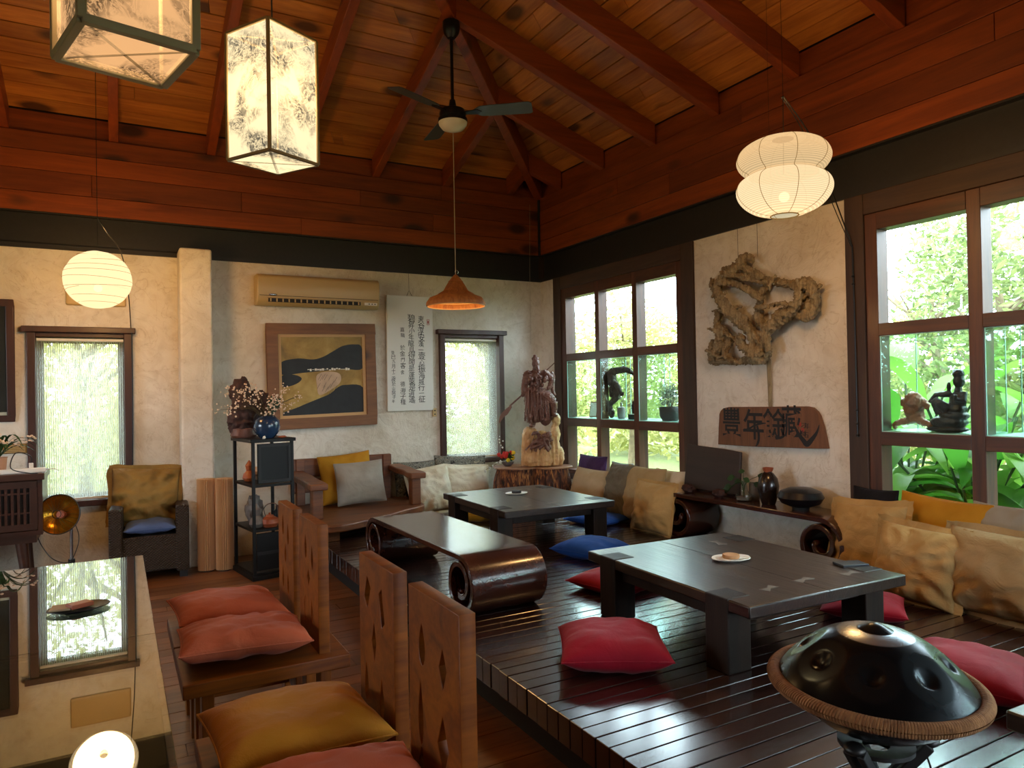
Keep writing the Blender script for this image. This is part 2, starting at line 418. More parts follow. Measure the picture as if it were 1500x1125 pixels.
    def strip(s, left, right, th, m=None):
        """closed sheet between two polylines (thickness th along local normal)"""
        k = len(left); L = [Vector(p) for p in left]; R = [Vector(p) for p in right]; vs = []
        for i in range(k):
            d = L[min(i+1, k-1)]-L[max(i-1, 0)]; w = R[i]-L[i]; nn = d.cross(w)
            nn = nn.normalized()*th/2 if nn.length > 1e-9 else Vector((0, 0, th/2))
            vs += [L[i]+nn, R[i]+nn, R[i]-nn, L[i]-nn]
        fs = []
        for i in range(k-1):
            a, b = 4*i, 4*i+4
            fs += [(a+j, a+(j+1) % 4, b+(j+1) % 4, b+j) for j in range(4)]
        fs += [(3, 2, 1, 0), tuple(4*(k-1)+j for j in range(4))]
        return s.add(vs, fs, m)
    def mesh(s, name, mats, smooth=40):
        me = bpy.data.meshes.new(name); me.from_pydata([tuple(v) for v in s.v], [], s.f)
        for mt in (mats if isinstance(mats, (list, tuple)) else [mats]): me.materials.append(mt)
        if any(s.mi): me.polygons.foreach_set('material_index', s.mi)
        bm = bmesh.new(); bm.from_mesh(me)
        bmesh.ops.remove_doubles(bm, verts=bm.verts, dist=1e-6)
        bmesh.ops.recalc_face_normals(bm, faces=bm.faces); bm.to_mesh(me); bm.free()
        if smooth:
            me.polygons.foreach_set('use_smooth', [True]*len(me.polygons)); me.set_sharp_from_angle(angle=radians(smooth))
        me.update(); return me
    def build(s, name, mats, parent=None, smooth=40, bevel=0, loc=None, seg=2, remesh=0, disp=0, dscale=.05, rotm=None):
        o = bpy.data.objects.new(name, s.mesh(name, mats, smooth)); COL.objects.link(o)
        if parent is not None: o.parent = parent
        if rotm is not None: o.matrix_local = rotm
        if loc is not None: o.location = loc
        if bevel:
            b = o.modifiers.new('bevel', 'BEVEL'); b.width = bevel; b.segments = seg; b.limit_method = 'ANGLE'; b.angle_limit = radians(35)
        if remesh:
            r = o.modifiers.new('remesh', 'REMESH'); r.mode = 'VOXEL'; r.voxel_size = remesh; r.use_smooth_shade = True
        if disp:
            tx = bpy.data.textures.new(name, 'CLOUDS'); tx.noise_scale = dscale; tx.noise_depth = 3
            d = o.modifiers.new('disp', 'DISPLACE'); d.texture = tx; d.strength = disp; d.texture_coords = 'LOCAL'; d.mid_level = .5
        return o

def tag(o, label=None, cat=None, group=None, kind=None):
    if label: o['label'] = label
    if cat: o['category'] = cat
    if group: o['group'] = group
    if kind: o['kind'] = kind
    return o
def thing(name, label, cat, loc=(0, 0, 0), rz=0, group=None, rot=None):
    o = bpy.data.objects.new(name, None); COL.objects.link(o); o.empty_display_size = .1
    o.location = loc; o.rotation_euler = rot if rot else (0, 0, rz)
    return tag(o, label, cat, group)
def struct(name, mb, mat, parent=None, **kw):
    o = mb.build(name, mat, parent, **kw)
    if parent is None: o['kind'] = 'structure'
    return o
def copytree(o, parent=None):
    c = o.copy(); COL.objects.link(c)
    if parent is not None: c.parent = parent
    for ch in o.children: copytree(ch, c)
    return c

def smoothpoly(pts, n=6, closed=False):
    """Catmull-Rom through points"""
    P = [Vector(p) for p in pts]; k = len(P); out = []
    rng = k if closed else k-1
    for i in range(rng):
        if closed: a, b, c, d = P[(i-1) % k], P[i], P[(i+1) % k], P[(i+2) % k]
        else: a, b, c, d = P[max(i-1, 0)], P[i], P[i+1], P[min(i+2, k-1)]
        for j in range(n):
            t = j/n
            out.append(.5*((2*b)+(c-a)*t+(2*a-5*b+4*c-d)*t*t+(3*b-a-3*c+d)*t**3))
    if not closed: out.append(P[-1].copy())
    return out

def curve_mesh(name, polys, depth, bevel=0.0):
    """filled outline with holes -> solid mesh in XY, z in +-depth"""
    cu = bpy.data.curves.new(name, 'CURVE'); cu.dimensions = '2D'; cu.fill_mode = 'BOTH'; cu.extrude = max(depth-bevel, 1e-4); cu.bevel_depth = bevel; cu.bevel_resolution = 1
    if bevel: cu.offset = -bevel
    for pl in polys:
        sp = cu.splines.new('POLY'); sp.points.add(len(pl)-1); sp.use_cyclic_u = True
        for q, (x, y) in zip(sp.points, pl): q.co = (x, y, 0, 1)
    o = bpy.data.objects.new(name, cu); COL.objects.link(o)
    bpy.context.view_layer.update()
    me = bpy.data.meshes.new_from_object(o.evaluated_get(bpy.context.evaluated_depsgraph_get()))
    bpy.data.objects.remove(o); bpy.data.curves.remove(cu)
    return me
def text_mesh(name, body, size, depth, bold=0):
    cu = bpy.data.curves.new(name, 'FONT'); cu.body = body; cu.size = size; cu.extrude = depth; cu.align_x = 'CENTER'; cu.align_y = 'CENTER'; cu.offset = bold
    o = bpy.data.objects.new(name, cu); COL.objects.link(o); bpy.context.view_layer.update()
    me = bpy.data.meshes.new_from_object(o.evaluated_get(bpy.context.evaluated_depsgraph_get()))
    bpy.data.objects.remove(o); bpy.data.curves.remove(cu)
    return me
def addmesh(mb, me, m):
    mb.add([v.co for v in me.vertices], [tuple(p.vertices) for p in me.polygons], m); return mb
def meshobj(name, me, mat, parent=None, mtx=None, smooth=35):
    me.materials.clear(); me.materials.append(mat)
    me.polygons.foreach_set('use_smooth', [True]*len(me.polygons)); me.set_sharp_from_angle(angle=radians(smooth))
    o = bpy.data.objects.new(name, me); COL.objects.link(o)
    if parent is not None: o.parent = parent
    if mtx is not None: o.matrix_local = mtx
    return o

def pillow(w, h, t, seed=0, n=36, conc=.05, wr=.14, sag=0, flange=0, crush=0):
    """cushion lying in XY, thickness along Z"""
    mb = MB(); rows = {}
    rnd = random.Random(seed); ph = [rnd.uniform(0, 9) for _ in range(6)]
    def P(u, v, side):
        f = max(0, 1-abs(u)**2.6)*max(0, 1-abs(v)**2.6); f = f**.48
        x = w/2*u*(1-conc*(1-v*v)*abs(u)**2); y = h/2*v*(1-conc*(1-u*u)*abs(v)**2)
        q = Vector((u*1.7+ph[0], v*1.7+ph[1], side*3.1))
        big = noise.noise(q)*.18
        # folds running in from the corners and edges
        r = hypot(u, v); ang = atan2(v, u)
        fold = (noise.noise(Vector((ang*3.2+ph[2], r*1.1, side+ph[3]))))*r*r
        fold2 = 1-abs(noise.noise(Vector((u*2.3+v*1.4+ph[4], v*3.6-u*.8, ph[5]+side))))*2
        z = side*t/2*f*(1+big+wr*fold*2.0+wr*.55*fold2)
        if sag: z -= 0; y -= sag*h*.1*(1-u*u)*max(0, v)
        if crush: z += crush*t*noise.noise(Vector((u*1.2+ph[2], v*1.2+ph[0], 0)))
        return (x, y, z)
    idx = {}; vs = []; fs = []
    for side in (1, -1):
        for i in range(n+1):
            for j in range(n+1):
                edge = i in (0, n) or j in (0, n)
                if side == -1 and edge: idx[(i, j, -1)] = idx[(i, j, 1)]; continue
                u = sin(pi/2*(-1+2*i/n)*.999); v = sin(pi/2*(-1+2*j/n)*.999)
                u = .6*u+.4*(-1+2*i/n); v = .6*v+.4*(-1+2*j/n)
                idx[(i, j, side)] = len(vs); vs.append(P(u, v, side))
        for i in range(n):
            for j in range(n):
                q = [idx[(i, j, side)], idx[(i+1, j, side)], idx[(i+1, j+1, side)], idx[(i, j+1, side)]]
                fs.append(q if side == 1 else q[::-1])
    mb.add(vs, fs)
    rim = [vs[idx[(i, 0, 1)]] for i in range(n)]+[vs[idx[(n, j, 1)]] for j in range(n)]+[vs[idx[(n-i, n, 1)]] for i in range(n)]+[vs[idx[(0, n-j, 1)]] for j in range(n)]
    return mb, rim
def cushion(name, label, loc, rot, size, mat, seed, group=None, piping=None, flange=0, cat='cushion', **kw):
    """one cushion: cover, with its seam cord or flange as part"""
    mb, rim = pillow(*size, seed=seed, **kw)
    t = thing(name, label, cat, loc, rot=rot, group=group)
    mb.build('cover', mat, t, smooth=60)
    k = len(rim); c = [Vector(p) for p in rim]
    if flange:
        rnd = random.Random(seed+5); out = []
        for i, p in enumerate(c):
            d = Vector((p.x/(size[0]/2), p.y/(size[1]/2), 0)); a = max(abs(d.x), abs(d.y)); e = Vector((d.x if abs(d.x) > .9*a else d.x*.3, d.y if abs(d.y) > .9*a else d.y*.3, 0)).normalized()
            out.append(p+e*flange*(.8+.5*noise.noise(Vector((i*.09, seed, 0))))+Vector((0, 0, flange*.9*noise.noise(Vector((i*.08, seed*3, 4))))))
        q = MB(); q.strip(c+[c[0]], out+[out[0]], .003); q.build('flange', mat, t, smooth=60)
    else:
        q = MB(); q.tube(c+[c[0]], .0035, 6, cap=False); q.build('seam', piping or mat, t, smooth=60)
    return t
def rect_frame(mb, x0, x1, z0, z1, w, d0, d1, axis='y'):
    """picture-like frame of four bars in the XZ plane (axis y) from depth d0..d1"""
    for (a, b, c, d) in ((x0, x1, z1-w, z1), (x0, x1, z0, z0+w), (x0, x0+w, z0+w, z1-w), (x1-w, x1, z0+w, z1-w)):
        if axis == 'y': mb.box(a, b, d0, d1, c, d)
        else: mb.box(d0, d1, a, b, c, d)
    return mb
# ------------------------------------------------------------------ room shell
rnd = random.Random(4)
b = MB(); y = YF-.2
while y < YB:
    x = XL-.2-rnd.uniform(0, 1.5)
    while x < XR:
        L = rnd.uniform(1.2, 2.2); b.box(x+.0015, x+L-.0015, y+.0015, y+.118, -.03, rnd.uniform(-.0008, .0008)); x += L
    y += .12
struct('floor', b, M['floor'], smooth=0)
struct('floor_slab', MB().box(XL-.3, XR+.2, YF-.3, YB+.2, -.12, -.031), M['blackmatte'], smooth=0)

PX0 = 1.45
b = MB(); y = -1.6; i = 0
while y < YB-.01:
    w = min(.0795, YB-y)
    b.box(PX0+rnd.uniform(-.004, .003), XR-.01, y+.0025, y+w-.0025, ZP-.11, ZP+rnd.uniform(-.0012, .0012)); y += .0795
pl = struct('platform_floor', b, M['deck'], smooth=0, bevel=.002, seg=1)
b = MB()
b.box(PX0+.10, PX0+.16, -1.5, YB-.02, .0, ZP-.111)
b.box(3.0, 3.08, -1.5, YB-.02, .0, ZP-.111)
struct('platform_floor_joist_beam', b, M['blackmatte'], smooth=0)

def wall_holes(u0, u1, z0, z1, holes, put):
    """solid wall split round its openings"""
    us = sorted({u0, u1, *[h[0] for h in holes], *[h[1] for h in holes]})
    for a, c in zip(us, us[1:]):
        hs = sorted([(h[2], h[3]) for h in holes if h[0] <= a+1e-6 and h[1] >= c-1e-6]); z = z0
        for (p, q) in hs:
            if p > z: put(a, c, z, p)
            z = q
        if z < z1: put(a, c, z, z1)
TH = .18
W3 = (-.60, .075, .62, 2.03); W4 = (3.085, 3.785, .74, 2.10)
W1 = (4.60, 6.77, .53, ZB0); W2 = (.86, 3.08, .53, ZB0); W5 = (-2.02, .20, .53, ZB0)
b = MB(); wall_holes(XL, XR+TH, 0, ZB0, [W3, W4], lambda a, c, p, q: b.box(a, c, YB, YB+TH, p, q)); struct('wall_back', b, M['plaster'], smooth=0)
b = MB(); wall_holes(YF, YB, 0, ZB0, [W1, W2, W5], lambda a, c, p, q: b.box(XR, XR+TH, a, c, p, q)); struct('wall_right', b, M['plaster'], smooth=0)
b = MB(); wall_holes(YF, YB, 0, 4.0, [(3.2, 5.2, 1.1, 2.2)], lambda a, c, p, q: b.box(XL-TH, XL, a, c, p, q)); struct('wall_left', b, M['plaster'], smooth=0)
b = MB(); wall_holes(XL, XR, 0, 4.0, [(1.9, 3.7, .9, 2.2)], lambda a, c, p, q: b.box(a, c, YF-TH, YF, p, q)); struct('wall_front', b, M['plaster'], smooth=0)  # opening behind the camera, added and sized to let in fill daylight
# plaster pillar on the back wall
b = MB(); b.box(.49, .755, YB-.27, YB-.001, 0, ZB0+.045); struct('pillar_back', b, M['plaster'], bevel=.02, seg=3)
# upper walls behind the steel beam and the boards
struct('wall_back_upper', MB().box(XL, XR+TH, YB+.06, YB+TH, ZB0, 4.05), M['roof'], smooth=0)
struct('wall_right_upper', MB().box(XR+.06, XR+TH, YF, YB+.06, ZB0, 4.05), M['roof'], smooth=0)
b = MB(); b.box(XL, XR-.0, YB-.015, YB+.07, ZB0-.005, ZB0+.012); b.box(XL, XR, YB-.015, YB+.07, ZB1-.012, ZB1); b.box(XL, XR, YB+.04, YB+.055, ZB0, ZB1)
b.box(XL, XR, YB-.012, YB+.03, ZB0+.012, ZB0+.035)
struct('beam_back', b, M['steel'], smooth=0)
b = MB(); b.box(XR-.015, XR+.07, YF, YB-.016, ZB0-.005, ZB0+.012); b.box(XR-.015, XR+.07, YF, YB-.016, ZB1-.012, ZB1); b.box(XR+.04, XR+.055, YF, YB-.016, ZB0, ZB1)
b.box(XR-.012, XR+.03, YF, YB-.016, ZB0+.012, ZB0+.035)
struct('beam_right', b, M['steel'], smooth=0)
# horizontal boards above the beams
def boards(u0, u1, put, seed, joints):
    r = random.Random(seed); zs = [ZB1, 3.233, 3.42, 3.58, ZR]
    for k, (p, q) in enumerate(zip(zs, zs[1:])):
        cuts = [u0]+[j for j in joints[k] if u0 < j < u1]+[u1]
        for a, c in zip(cuts, cuts[1:]): put(a+.0015, c-.0015, p+.002, q-.002, r.uniform(0, .004))
b = MB(); boards(XL, XR-.012, lambda a, c, p, q, o: b.box(a, c, YB-.012-o, YB+.03, p, q), 3, [[-1.9, 1.6], [-.17, 1.05, 3.0], [-2.2, 2.2], [-1.0, 3.1]])
struct('trim_1', b, M['pine_x'], smooth=0, bevel=.002, seg=1)
b = MB(); boards(YF, YB-.016, lambda a, c, p, q, o: b.box(XR-.012-o, XR+.03, a, c, p, q), 5, [[.4, 3.9], [1.0, 4.85], [2.15, 5.6], [-.5, 4.0]])
struct('trim_2', b, M['pine_y'], smooth=0, bevel=.002, seg=1)
# blocking boards between the rafter feet
struct('trim_3', MB().box(XL, XR, YB+.012, YB+.04, ZR+.008, ZR+.178), M['pine_x'], smooth=0)
struct('trim_4', MB().box(XR+.012, XR+.04, YF, YB, ZR+.008, ZR+.178), M['pine_y'], smooth=0)
struct('trim_5', MB().box(XR-.035, XR-.004, YB-.04, YB-.005, ZB1, ZR-.02), M['blackmatte'], smooth=0)

# ------------------------------------------------------------------ hipped roof
ZC = ZR+.2
def slope_pt(side, d, u):
    """point of the ceiling plane: side, distance from the wall, coordinate along it"""
    z = ZC+SL*d
    return {'b': (u, YB-d, z), 'f': (u, YF+d, z), 'r': (XR-d, u, z), 'l': (XL+d, u, z)}[side]
DM = (XR-XL)/2
for side, nm, mt in (('b', 'ceiling_back', 'ceil_x'), ('r', 'ceiling_right', 'ceil_y'), ('f', 'ceiling_front', 'ceil_x'), ('l', 'ceiling_left', 'ceil_y')):
    mb = MB(); d = -.02; r = random.Random(ord(side)); lo, hi = (XL, XR) if side in 'bf' else (YF, YB)
    while d < DM-.01:
        e = min(d+.146, DM)
        cuts = [0]+sorted(r.uniform(.1, .9) for _ in range(2))+[1]
        for a, c in zip(cuts, cuts[1:]):
            def U(dd, t): return (lo+dd)+((hi-dd)-(lo+dd))*t
            g = .0035; v = []
            for zz in (0, .02):
                for (dd, t) in ((d+g, a), (d+g, c), (e-g, c), (e-g, a)):
                    p = Vector(slope_pt(side, dd, U(dd, t)+(g/2 if t == a else -g/2))); p.z += zz+(0 if zz else r.uniform(0, .002)); v.append(p)
            mb.add(v, [(3, 2, 1, 0), (4, 5, 6, 7), (0, 1, 5, 4), (1, 2, 6, 5), (2, 3, 7, 6), (3, 0, 4, 7)])
        d += .15
    struct(nm, mb, M[mt], smooth=0)
mb = MB(); o = -.95
cs = [Vector((XL+o, YF+o, ZC+SL*o+.05)), Vector((XR-o, YF+o, ZC+SL*o+.05)), Vector((XR-o, YB-o, ZC+SL*o+.05)), Vector((XL+o, YB-o, ZC+SL*o+.05))]
r1 = Vector(((XL+XR)/2, YF+DM, ZC+SL*DM+.05)); r2 = Vector(((XL+XR)/2, YB-DM, ZC+SL*DM+.05))
for lift in (0, .1):
    up = Vector((0, 0, lift)); mb.add([q+up for q in cs+[r1, r2]], [(0, 1, 4), (1, 2, 5, 4), (2, 3, 5), (3, 0, 4, 5)])
struct('roof', mb, M['roof'], smooth=0)

def rafter(side, u, d1, w=.075, dep=.2, mt='rafter_y'):
    mb = MB(); v = []
    for s_ in (-w/2, w/2):
        for d, zz in ((.0, 0), (d1, 0), (d1, dep), (.0, dep)):
            p = Vector(slope_pt(side, d, u+s_)); p.z += zz-dep; v.append(p)
    mb.add(v, [(0, 1, 2, 3), (7, 6, 5, 4), (0, 4, 5, 1), (1, 5, 6, 2), (2, 6, 7, 3), (3, 7, 4, 0)])
    struct('rafter_beam', mb, M[mt], smooth=0, bevel=.004, seg=1)
u = XR-.40
while u > XL+.3:
    rafter('b', u, min(XR-u, u-XL, DM)-.03); u -= .79
u = YB-.445
while u > YF+.3:
    rafter('r', u, min(YB-u, u-YF, DM)-.03, mt='rafter_x'); u -= .79
for sx in (1, -1):
    c = Vector((XR if sx > 0 else XL, YB, 0)); e = Vector(((XL+XR)/2, YB-DM, 0)); dr = (e-c).normalized(); sd = Vector((-dr.y, dr.x, 0)); L = (e-c).length
    mb = MB(); v = []
    for s_ in (-.045, .045):
        for d, zz in ((.03, -.22), (L, -.22), (L, 0), (.03, 0)):
            p = c+dr*d+sd*s_; p.z = ZC+SL*d/sqrt(2)+zz; v.append(p)
    mb.add(v, [(0, 1, 2, 3), (7, 6, 5, 4), (0, 4, 5, 1), (1, 5, 6, 2), (2, 6, 7, 3), (3, 7, 4, 0)])
    struct('hip_beam', mb, M['rafter_y'], smooth=0, bevel=.005, seg=1)
struct('ridge_beam', MB().box((XL+XR)/2-.05, (XL+XR)/2+.05, YF+DM-.1, YB-DM+.1, ZC+SL*DM-.25, ZC+SL*DM), M['rafter_y'], smooth=0)

# ------------------------------------------------------------------ large gridded windows on the right wall
def big_window(name, cols, y_out, z0=.53):
    """cols: list of (ylow, yhigh) openings, y_out: casing outer edges"""
    t = thing(name, None, None); t['kind'] = 'structure'
    ya, yb = y_out; fa, fb = min(c[0] for c in cols)-.085, max(c[1] for c in cols)+.085
    k = MB(); k.box(4.325, 4.53, ya, fa, z0, ZB0-.006); k.box(4.325, 4.53, fb, yb, z0, ZB0-.006); k.build('casing', M['casing'], t, smooth=0, bevel=.004, seg=1)
    k = MB(); k.box(4.328, 4.53, fa, fb, 2.62, ZB0-.006); k.box(4.31, 4.53, fa, fb, z0, .585); k.build('casing_head', M['casing_y'], t, smooth=0, bevel=.004, seg=1)
    rows = [(.63, 1.105), (1.19, 1.815), (1.895, 2.51)]
    k = MB()
    ys = sorted(cols); ed = [fa]+[q for c in ys for q in c]+[fb]
    for i in range(0, len(ed), 2): k.box(4.342, 4.455, ed[i], ed[i+1], .585, 2.62)
    k.build('mullion', M['frame'], t, smooth=0, bevel=.003, seg=1)
    k = MB(); zs = [.585, .63, 1.105, 1.19, 1.815, 1.895, 2.51, 2.62]
    for (c0, c1) in ys:
        for i in range(0, 8, 2): k.box(4.340, 4.455, c0-.0005, c1+.0005, zs[i], zs[i+1])
    k.build('transom', M['frame_y'], t, smooth=0, bevel=.003, seg=1)
    for (c0, c1) in ys:
        for i in (0, 2):
            MB().box(4.43, 4.436, c0-.01, c1+.01, rows[i][0]-.01, rows[i][1]+.01).build('pane', M['glass'], t, smooth=0)
        z1, z2 = rows[1]; x0, x1 = 4.352, 4.74; g = .004
        d = thing('display_box', None, None); d.parent = t
        k = MB()
        k.box(x0, x0+g, c0+.002, c1-.002, z1+.002, z2-.002); k.box(x1-g, x1, c0+.002, c1-.002, z1+.002, z2-.002)
        k.box(x0+g, x1-g, c0+.002, c0+.002+g, z1+.002, z2-.002); k.box(x0+g, x1-g, c1-.002-g, c1-.002, z1+.002, z2-.002)
        k.box(x0+g, x1-g, c0+.002, c1-.002, z2-.006, z2-.002)
        k.build('pane', M['glass_green'], d, smooth=0)
        k = MB(); k.box(x0+g, x1, c0+.002, c1-.002, z1-.004, z1+.006); k.build('shelf', M['glass_edge'], d, smooth=0)
        k = MB(); e = .005
        for (ea, eb) in ((c0, c0+e), (c1-e, c1)): k.box(x0-.002, x0+.004, ea, eb, z1, z2); k.box(x1-.004, x1+.002, ea, eb, z1, z2)
        k.box(x0-.002, x0+.004, c0, c1, z1, z1+e); k.box(x0-.002, x0+.004, c0, c1, z2-e, z2); k.box(x1-.004, x1+.002, c0, c1, z2-e, z2)
        k.build('glass_edge', M['glass_edge'], d, smooth=0)
    return t
big_window('window_1', [(4.80, 5.35), (5.42, 5.96), (6.03, 6.575)], (4.57, 6.80))
big_window('window_2', [(2.33, 2.888), (1.69, 2.25), (1.05, 1.61)], (.83, 3.11))
big_window('window_5_unseen', [(-.55, .008), (-1.19, -.63), (-1.83, -1.27)], (-2.05, .23))  # out of view, added so its daylight reflects on the platform

# ------------------------------------------------------------------ small windows with sheer blinds in the back wall
def small_window(name, x0, x1, z0, z1, gx0, gx1, gz0, gz1):
    t = thing(name, None, None); t['kind'] = 'structure'
    k = MB(); k.box(x0-.035, x1+.03, YB-.075, YB-.001, z1, z1+.05); k.build('head_cap', M['trim_red'], t, smooth=0, bevel=.006)
    k = MB(); k.box(x0, x0+.06, YB-.045, YB+.17, z0, z1); k.box(x1-.06, x1, YB-.045, YB+.17, z0, z1); k.box(x0+.06, x1-.06, YB-.045, YB+.17, z0, z0+.05); k.box(x0+.06, x1-.06, YB-.02, YB+.17, z1-.035, z1)
    k.build('frame', M['trim_red'], t, smooth=0, bevel=.004)
    k = MB(); rect_frame(k, x0+.06, x1-.06, z0+.05, z1-.035, .045, YB+.12, YB+.15); k.build('sash', M['casing'], t, smooth=0)
    MB().box(x0+.1, x1-.1, YB+.133, YB+.138, z0+.09, z1-.075).build('pane', M['glass'], t, smooth=0)
    return t
small_window('window_3', -.647, .119, .585, 2.058, -.53, .052, .633, 1.99)
small_window('window_4', 3.043, 3.821, .715, 2.125, 3.162, 3.706, .76, 2.07)
def blind(x0, x1, z0, z1, label):
    t = thing('roller_blind', label, 'blind', ((x0+x1)/2, YB+.03, z0)); w = (x1-x0)/2; h = z1-z0
    k = MB(); n = int(2*w/.004); L = [(-w+2*w*i/n, .0025*sin(2*pi*i/4), 0) for i in range(n+1)]
    k.strip(L, [(a, b_, h) for a, b_, c in L], .0008); k.build('sheer', M['blind'], t, smooth=60)
    k = MB(); k.box(-w, w, -.008, .008, -.012, .006); k.build('bottom_bar', M['white'], t, smooth=0)
    k = MB(); k.tube([(-w, 0, h+.012), (w, 0, h+.012)], .014, 12); k.build('roller', M['white'], t)
blind(-.583, .055, .650, 1.99, 'striped sheer blind drawn over the tall window behind the wicker armchair')
blind(3.107, 3.757, .780, 2.06, 'striped sheer blind drawn over the narrow window beside the calligraphy panel')

# ------------------------------------------------------------------ garden outside
g = bpy.data.objects
b = MB(); b.box(XR+.35, 40, -30, 40, -.35, -.06); b.box(-30, XR+.35, YB+.35, 40, -.35, -.06); b.box(-30, XR+.35, -30, YF-.35, -.35, -.06); b.box(-30, XL-.35, YF-.35, YB+.35, -.35, -.06)
struct('ground', b, M['grass'], smooth=0)
def leafcloud(n, blobs, size, seed, lo=0):
    r = random.Random(seed); mb = MB(); tot = sum(q[3]*q[4]*q[5] for q in blobs)
    for (cx, cy, cz, rx, ry, rz) in blobs:
        for _ in range(max(8, int(n*rx*ry*rz/tot))):
            while 1:
                d = Vector((r.uniform(-1, 1), r.uniform(-1, 1), r.uniform(-1, 1)))
                if .12 < d.length < 1: break
            p = Vector((cx+d.x*rx, cy+d.y*ry, cz+d.z*rz)); s = size*r.uniform(.6, 1.4)
            a = Vector((r.gauss(0, 1), r.gauss(0, 1), r.gauss(0, .7))).normalized(); bb = a.orthogonal().normalized(); bb = (Matrix.Rotation(r.uniform(0, 6.28), 3, a) @ bb)
            c = a.cross(bb)
            mb.add([p-a*s, p+bb*s*.38+c*s*.1, p+a*s, p-bb*s*.38+c*s*.1], [(0, 1, 2), (0, 2, 3)])
    return mb
def tree(label, loc, h, seed, mat='foliage', n=5200, group=None, blobs=None, leaf=.055):
    t = thing('garden_tree', label, 'tree', loc, group=group); r = random.Random(seed)
    mb = MB(); top = Vector((r.uniform(-.3, .3), r.uniform(-.3, .3), h*.75))
    mb.tube(smoothpoly([(0, 0, -.1), (r.uniform(-.1, .1), r.uniform(-.1, .1), h*.3), top*.7, top], 5), [.09*(1-.6*i/15) for i in range(16)], 8)
    for k in range(7):
        z = r.uniform(.35, .75)*h; a = r.uniform(0, 6.28); L = r.uniform(.5, 1.1)
        p = Vector((top.x*z/h, top.y*z/h, z)); mb.tube([p, p+Vector((cos(a)*L*.5, sin(a)*L*.5, L*.35)), p+Vector((cos(a)*L, sin(a)*L, L*.9))], [.035, .025, .01], 6)
    mb.build('trunk', M['bark'], t)
    bl = blobs or [(r.uniform(-.7, .7), r.uniform(-.7, .7), h*r.uniform(.25, .95), r.uniform(.5, .95), r.uniform(.5, .95), r.uniform(.45, .8)) for _ in range(9)]
    leafcloud(n, bl, leaf, seed+1).build('crown', M[mat], t, smooth=0)
    return t
TR = [((7.6, 9.6, -.06), 3.3, 11, 'foliage', 'yellow green leafy tree seen through the corner window, nearest the wooden statue'),
      ((7.4, 6.9, -.06), 3.5, 12, 'foliage', 'tall yellow green tree seen through the corner window, beside the dark driftwood'),
      ((8.2, 3.9, -.06), 3.3, 13, 'foliage2', 'green leafy tree standing outside the big right window, behind its seated figurine'),
      ((7.8, 2.2, -.06), 3.0, 14, 'foliage', 'yellow green tree seen in the upper panes of the big right window'),
      ((8.6, .3, -.06), 2.9, 15, 'foliage', 'pale green tree at the far right, outside the big right window'),
      ((-.35, 10.4, -.06), 3.4, 16, 'foliage_pale', 'yellow green tree seen through the blind behind the wicker armchair'),
      ((5.5, 10.6, -.06), 3.4, 17, 'foliage_pale', 'yellow green tree seen through the narrow window beside the calligraphy panel'),
      ((9.9, 5.6, -.06), 3.7, 18, 'foliage2', 'green tree standing farthest back outside the right wall')]
for loc, h, sd, mt, lb in TR: tree(lb, loc, h, sd, mt)
def mass(name, n, blobs, size, seed, mat):
    o = leafcloud(n, blobs, size, seed).build(name, M[mat], None, smooth=0); tag(o, 'dense light green garden foliage standing behind the trees outside', 'foliage', kind='stuff'); return o
r = random.Random(8)
o = mass('garden_foliage', 17000, [(r.uniform(10.5, 12.5), y_, r.uniform(.0, 1.7), 1.2, 1.2, 1.0) for y_ in [v*1.05-3 for v in range(24)] for _ in range(2)], .11, 21, 'foliage')
o['label'] = 'dense light green foliage filling the garden beyond the right wall windows'
o = mass('garden_foliage', 11000, [(x_, r.uniform(12.2, 13.6), r.uniform(.3, 3.0), 1.2, 1.0, 1.2) for x_ in [v*1.1-4 for v in range(13)] for _ in range(2)], .11, 22, 'foliage_pale')
o['label'] = 'dense light green foliage filling the garden behind the back wall windows'
def ginger(loc, seed, n, h, label):
    t = thing('ginger_plant', label, 'plant', loc); r = random.Random(seed); stems = MB(); lv = MB()
    for k in range(n):
        a = r.uniform(0, 6.28); lean = r.uniform(.15, .45); hh = h*r.uniform(.6, 1.05)
        pts = smoothpoly([(r.uniform(-.12, .12), r.uniform(-.12, .12), 0), (cos(a)*lean*.4, sin(a)*lean*.4, hh*.55), (cos(a)*lean*1.2, sin(a)*lean*1.2, hh)], 5)
        stems.tube(pts, .010, 6)
        for m in range(7):
            f = .35+.65*m/6; p = Vector(pts[min(len(pts)-1, int(f*(len(pts)-1)))]); b_ = a+(pi/2 if m % 2 else -pi/2)+r.uniform(-.6, .6)
            if m == 6: b_ = a
            L = r.uniform(.45, .72); up = r.uniform(.35, 1.0) if m < 6 else 1.1; wd = L*r.uniform(.15, .20); dr = Vector((cos(b_), sin(b_), 0)); sd_ = Vector((-sin(b_), cos(b_), 0))
            ctr = [p+dr*L*q+Vector((0, 0, L*(up*q-1.05*q*q*(.9 if up < 1 else .5)))) for q in [i/8 for i in range(9)]]
            wv = [wd*sin(pi*min(.999, .06+q*.94))**.8 for q in [i/8 for i in range(9)]]
            lf = [c+sd_*w_+Vector((0, 0, w_*.35)) for c, w_ in zip(ctr, wv)]; rt = [c-sd_*w_+Vector((0, 0, w_*.35)) for c, w_ in zip(ctr, wv)]
            vs = lf+ctr+rt; fs = []
            for i in range(8): fs += [(i, i+1, 9+i+1, 9+i), (9+i, 9+i+1, 18+i+1, 18+i)]
            lv.add(vs, fs)
    stems.build('stem', M['leafdark'], t); lv.build('leaves', M['ginger'], t, smooth=80)
ginger((5.70, 3.55, -.06), 31, 9, 1.55, 'broad leaved green plant right outside the big right window, behind the pale root')
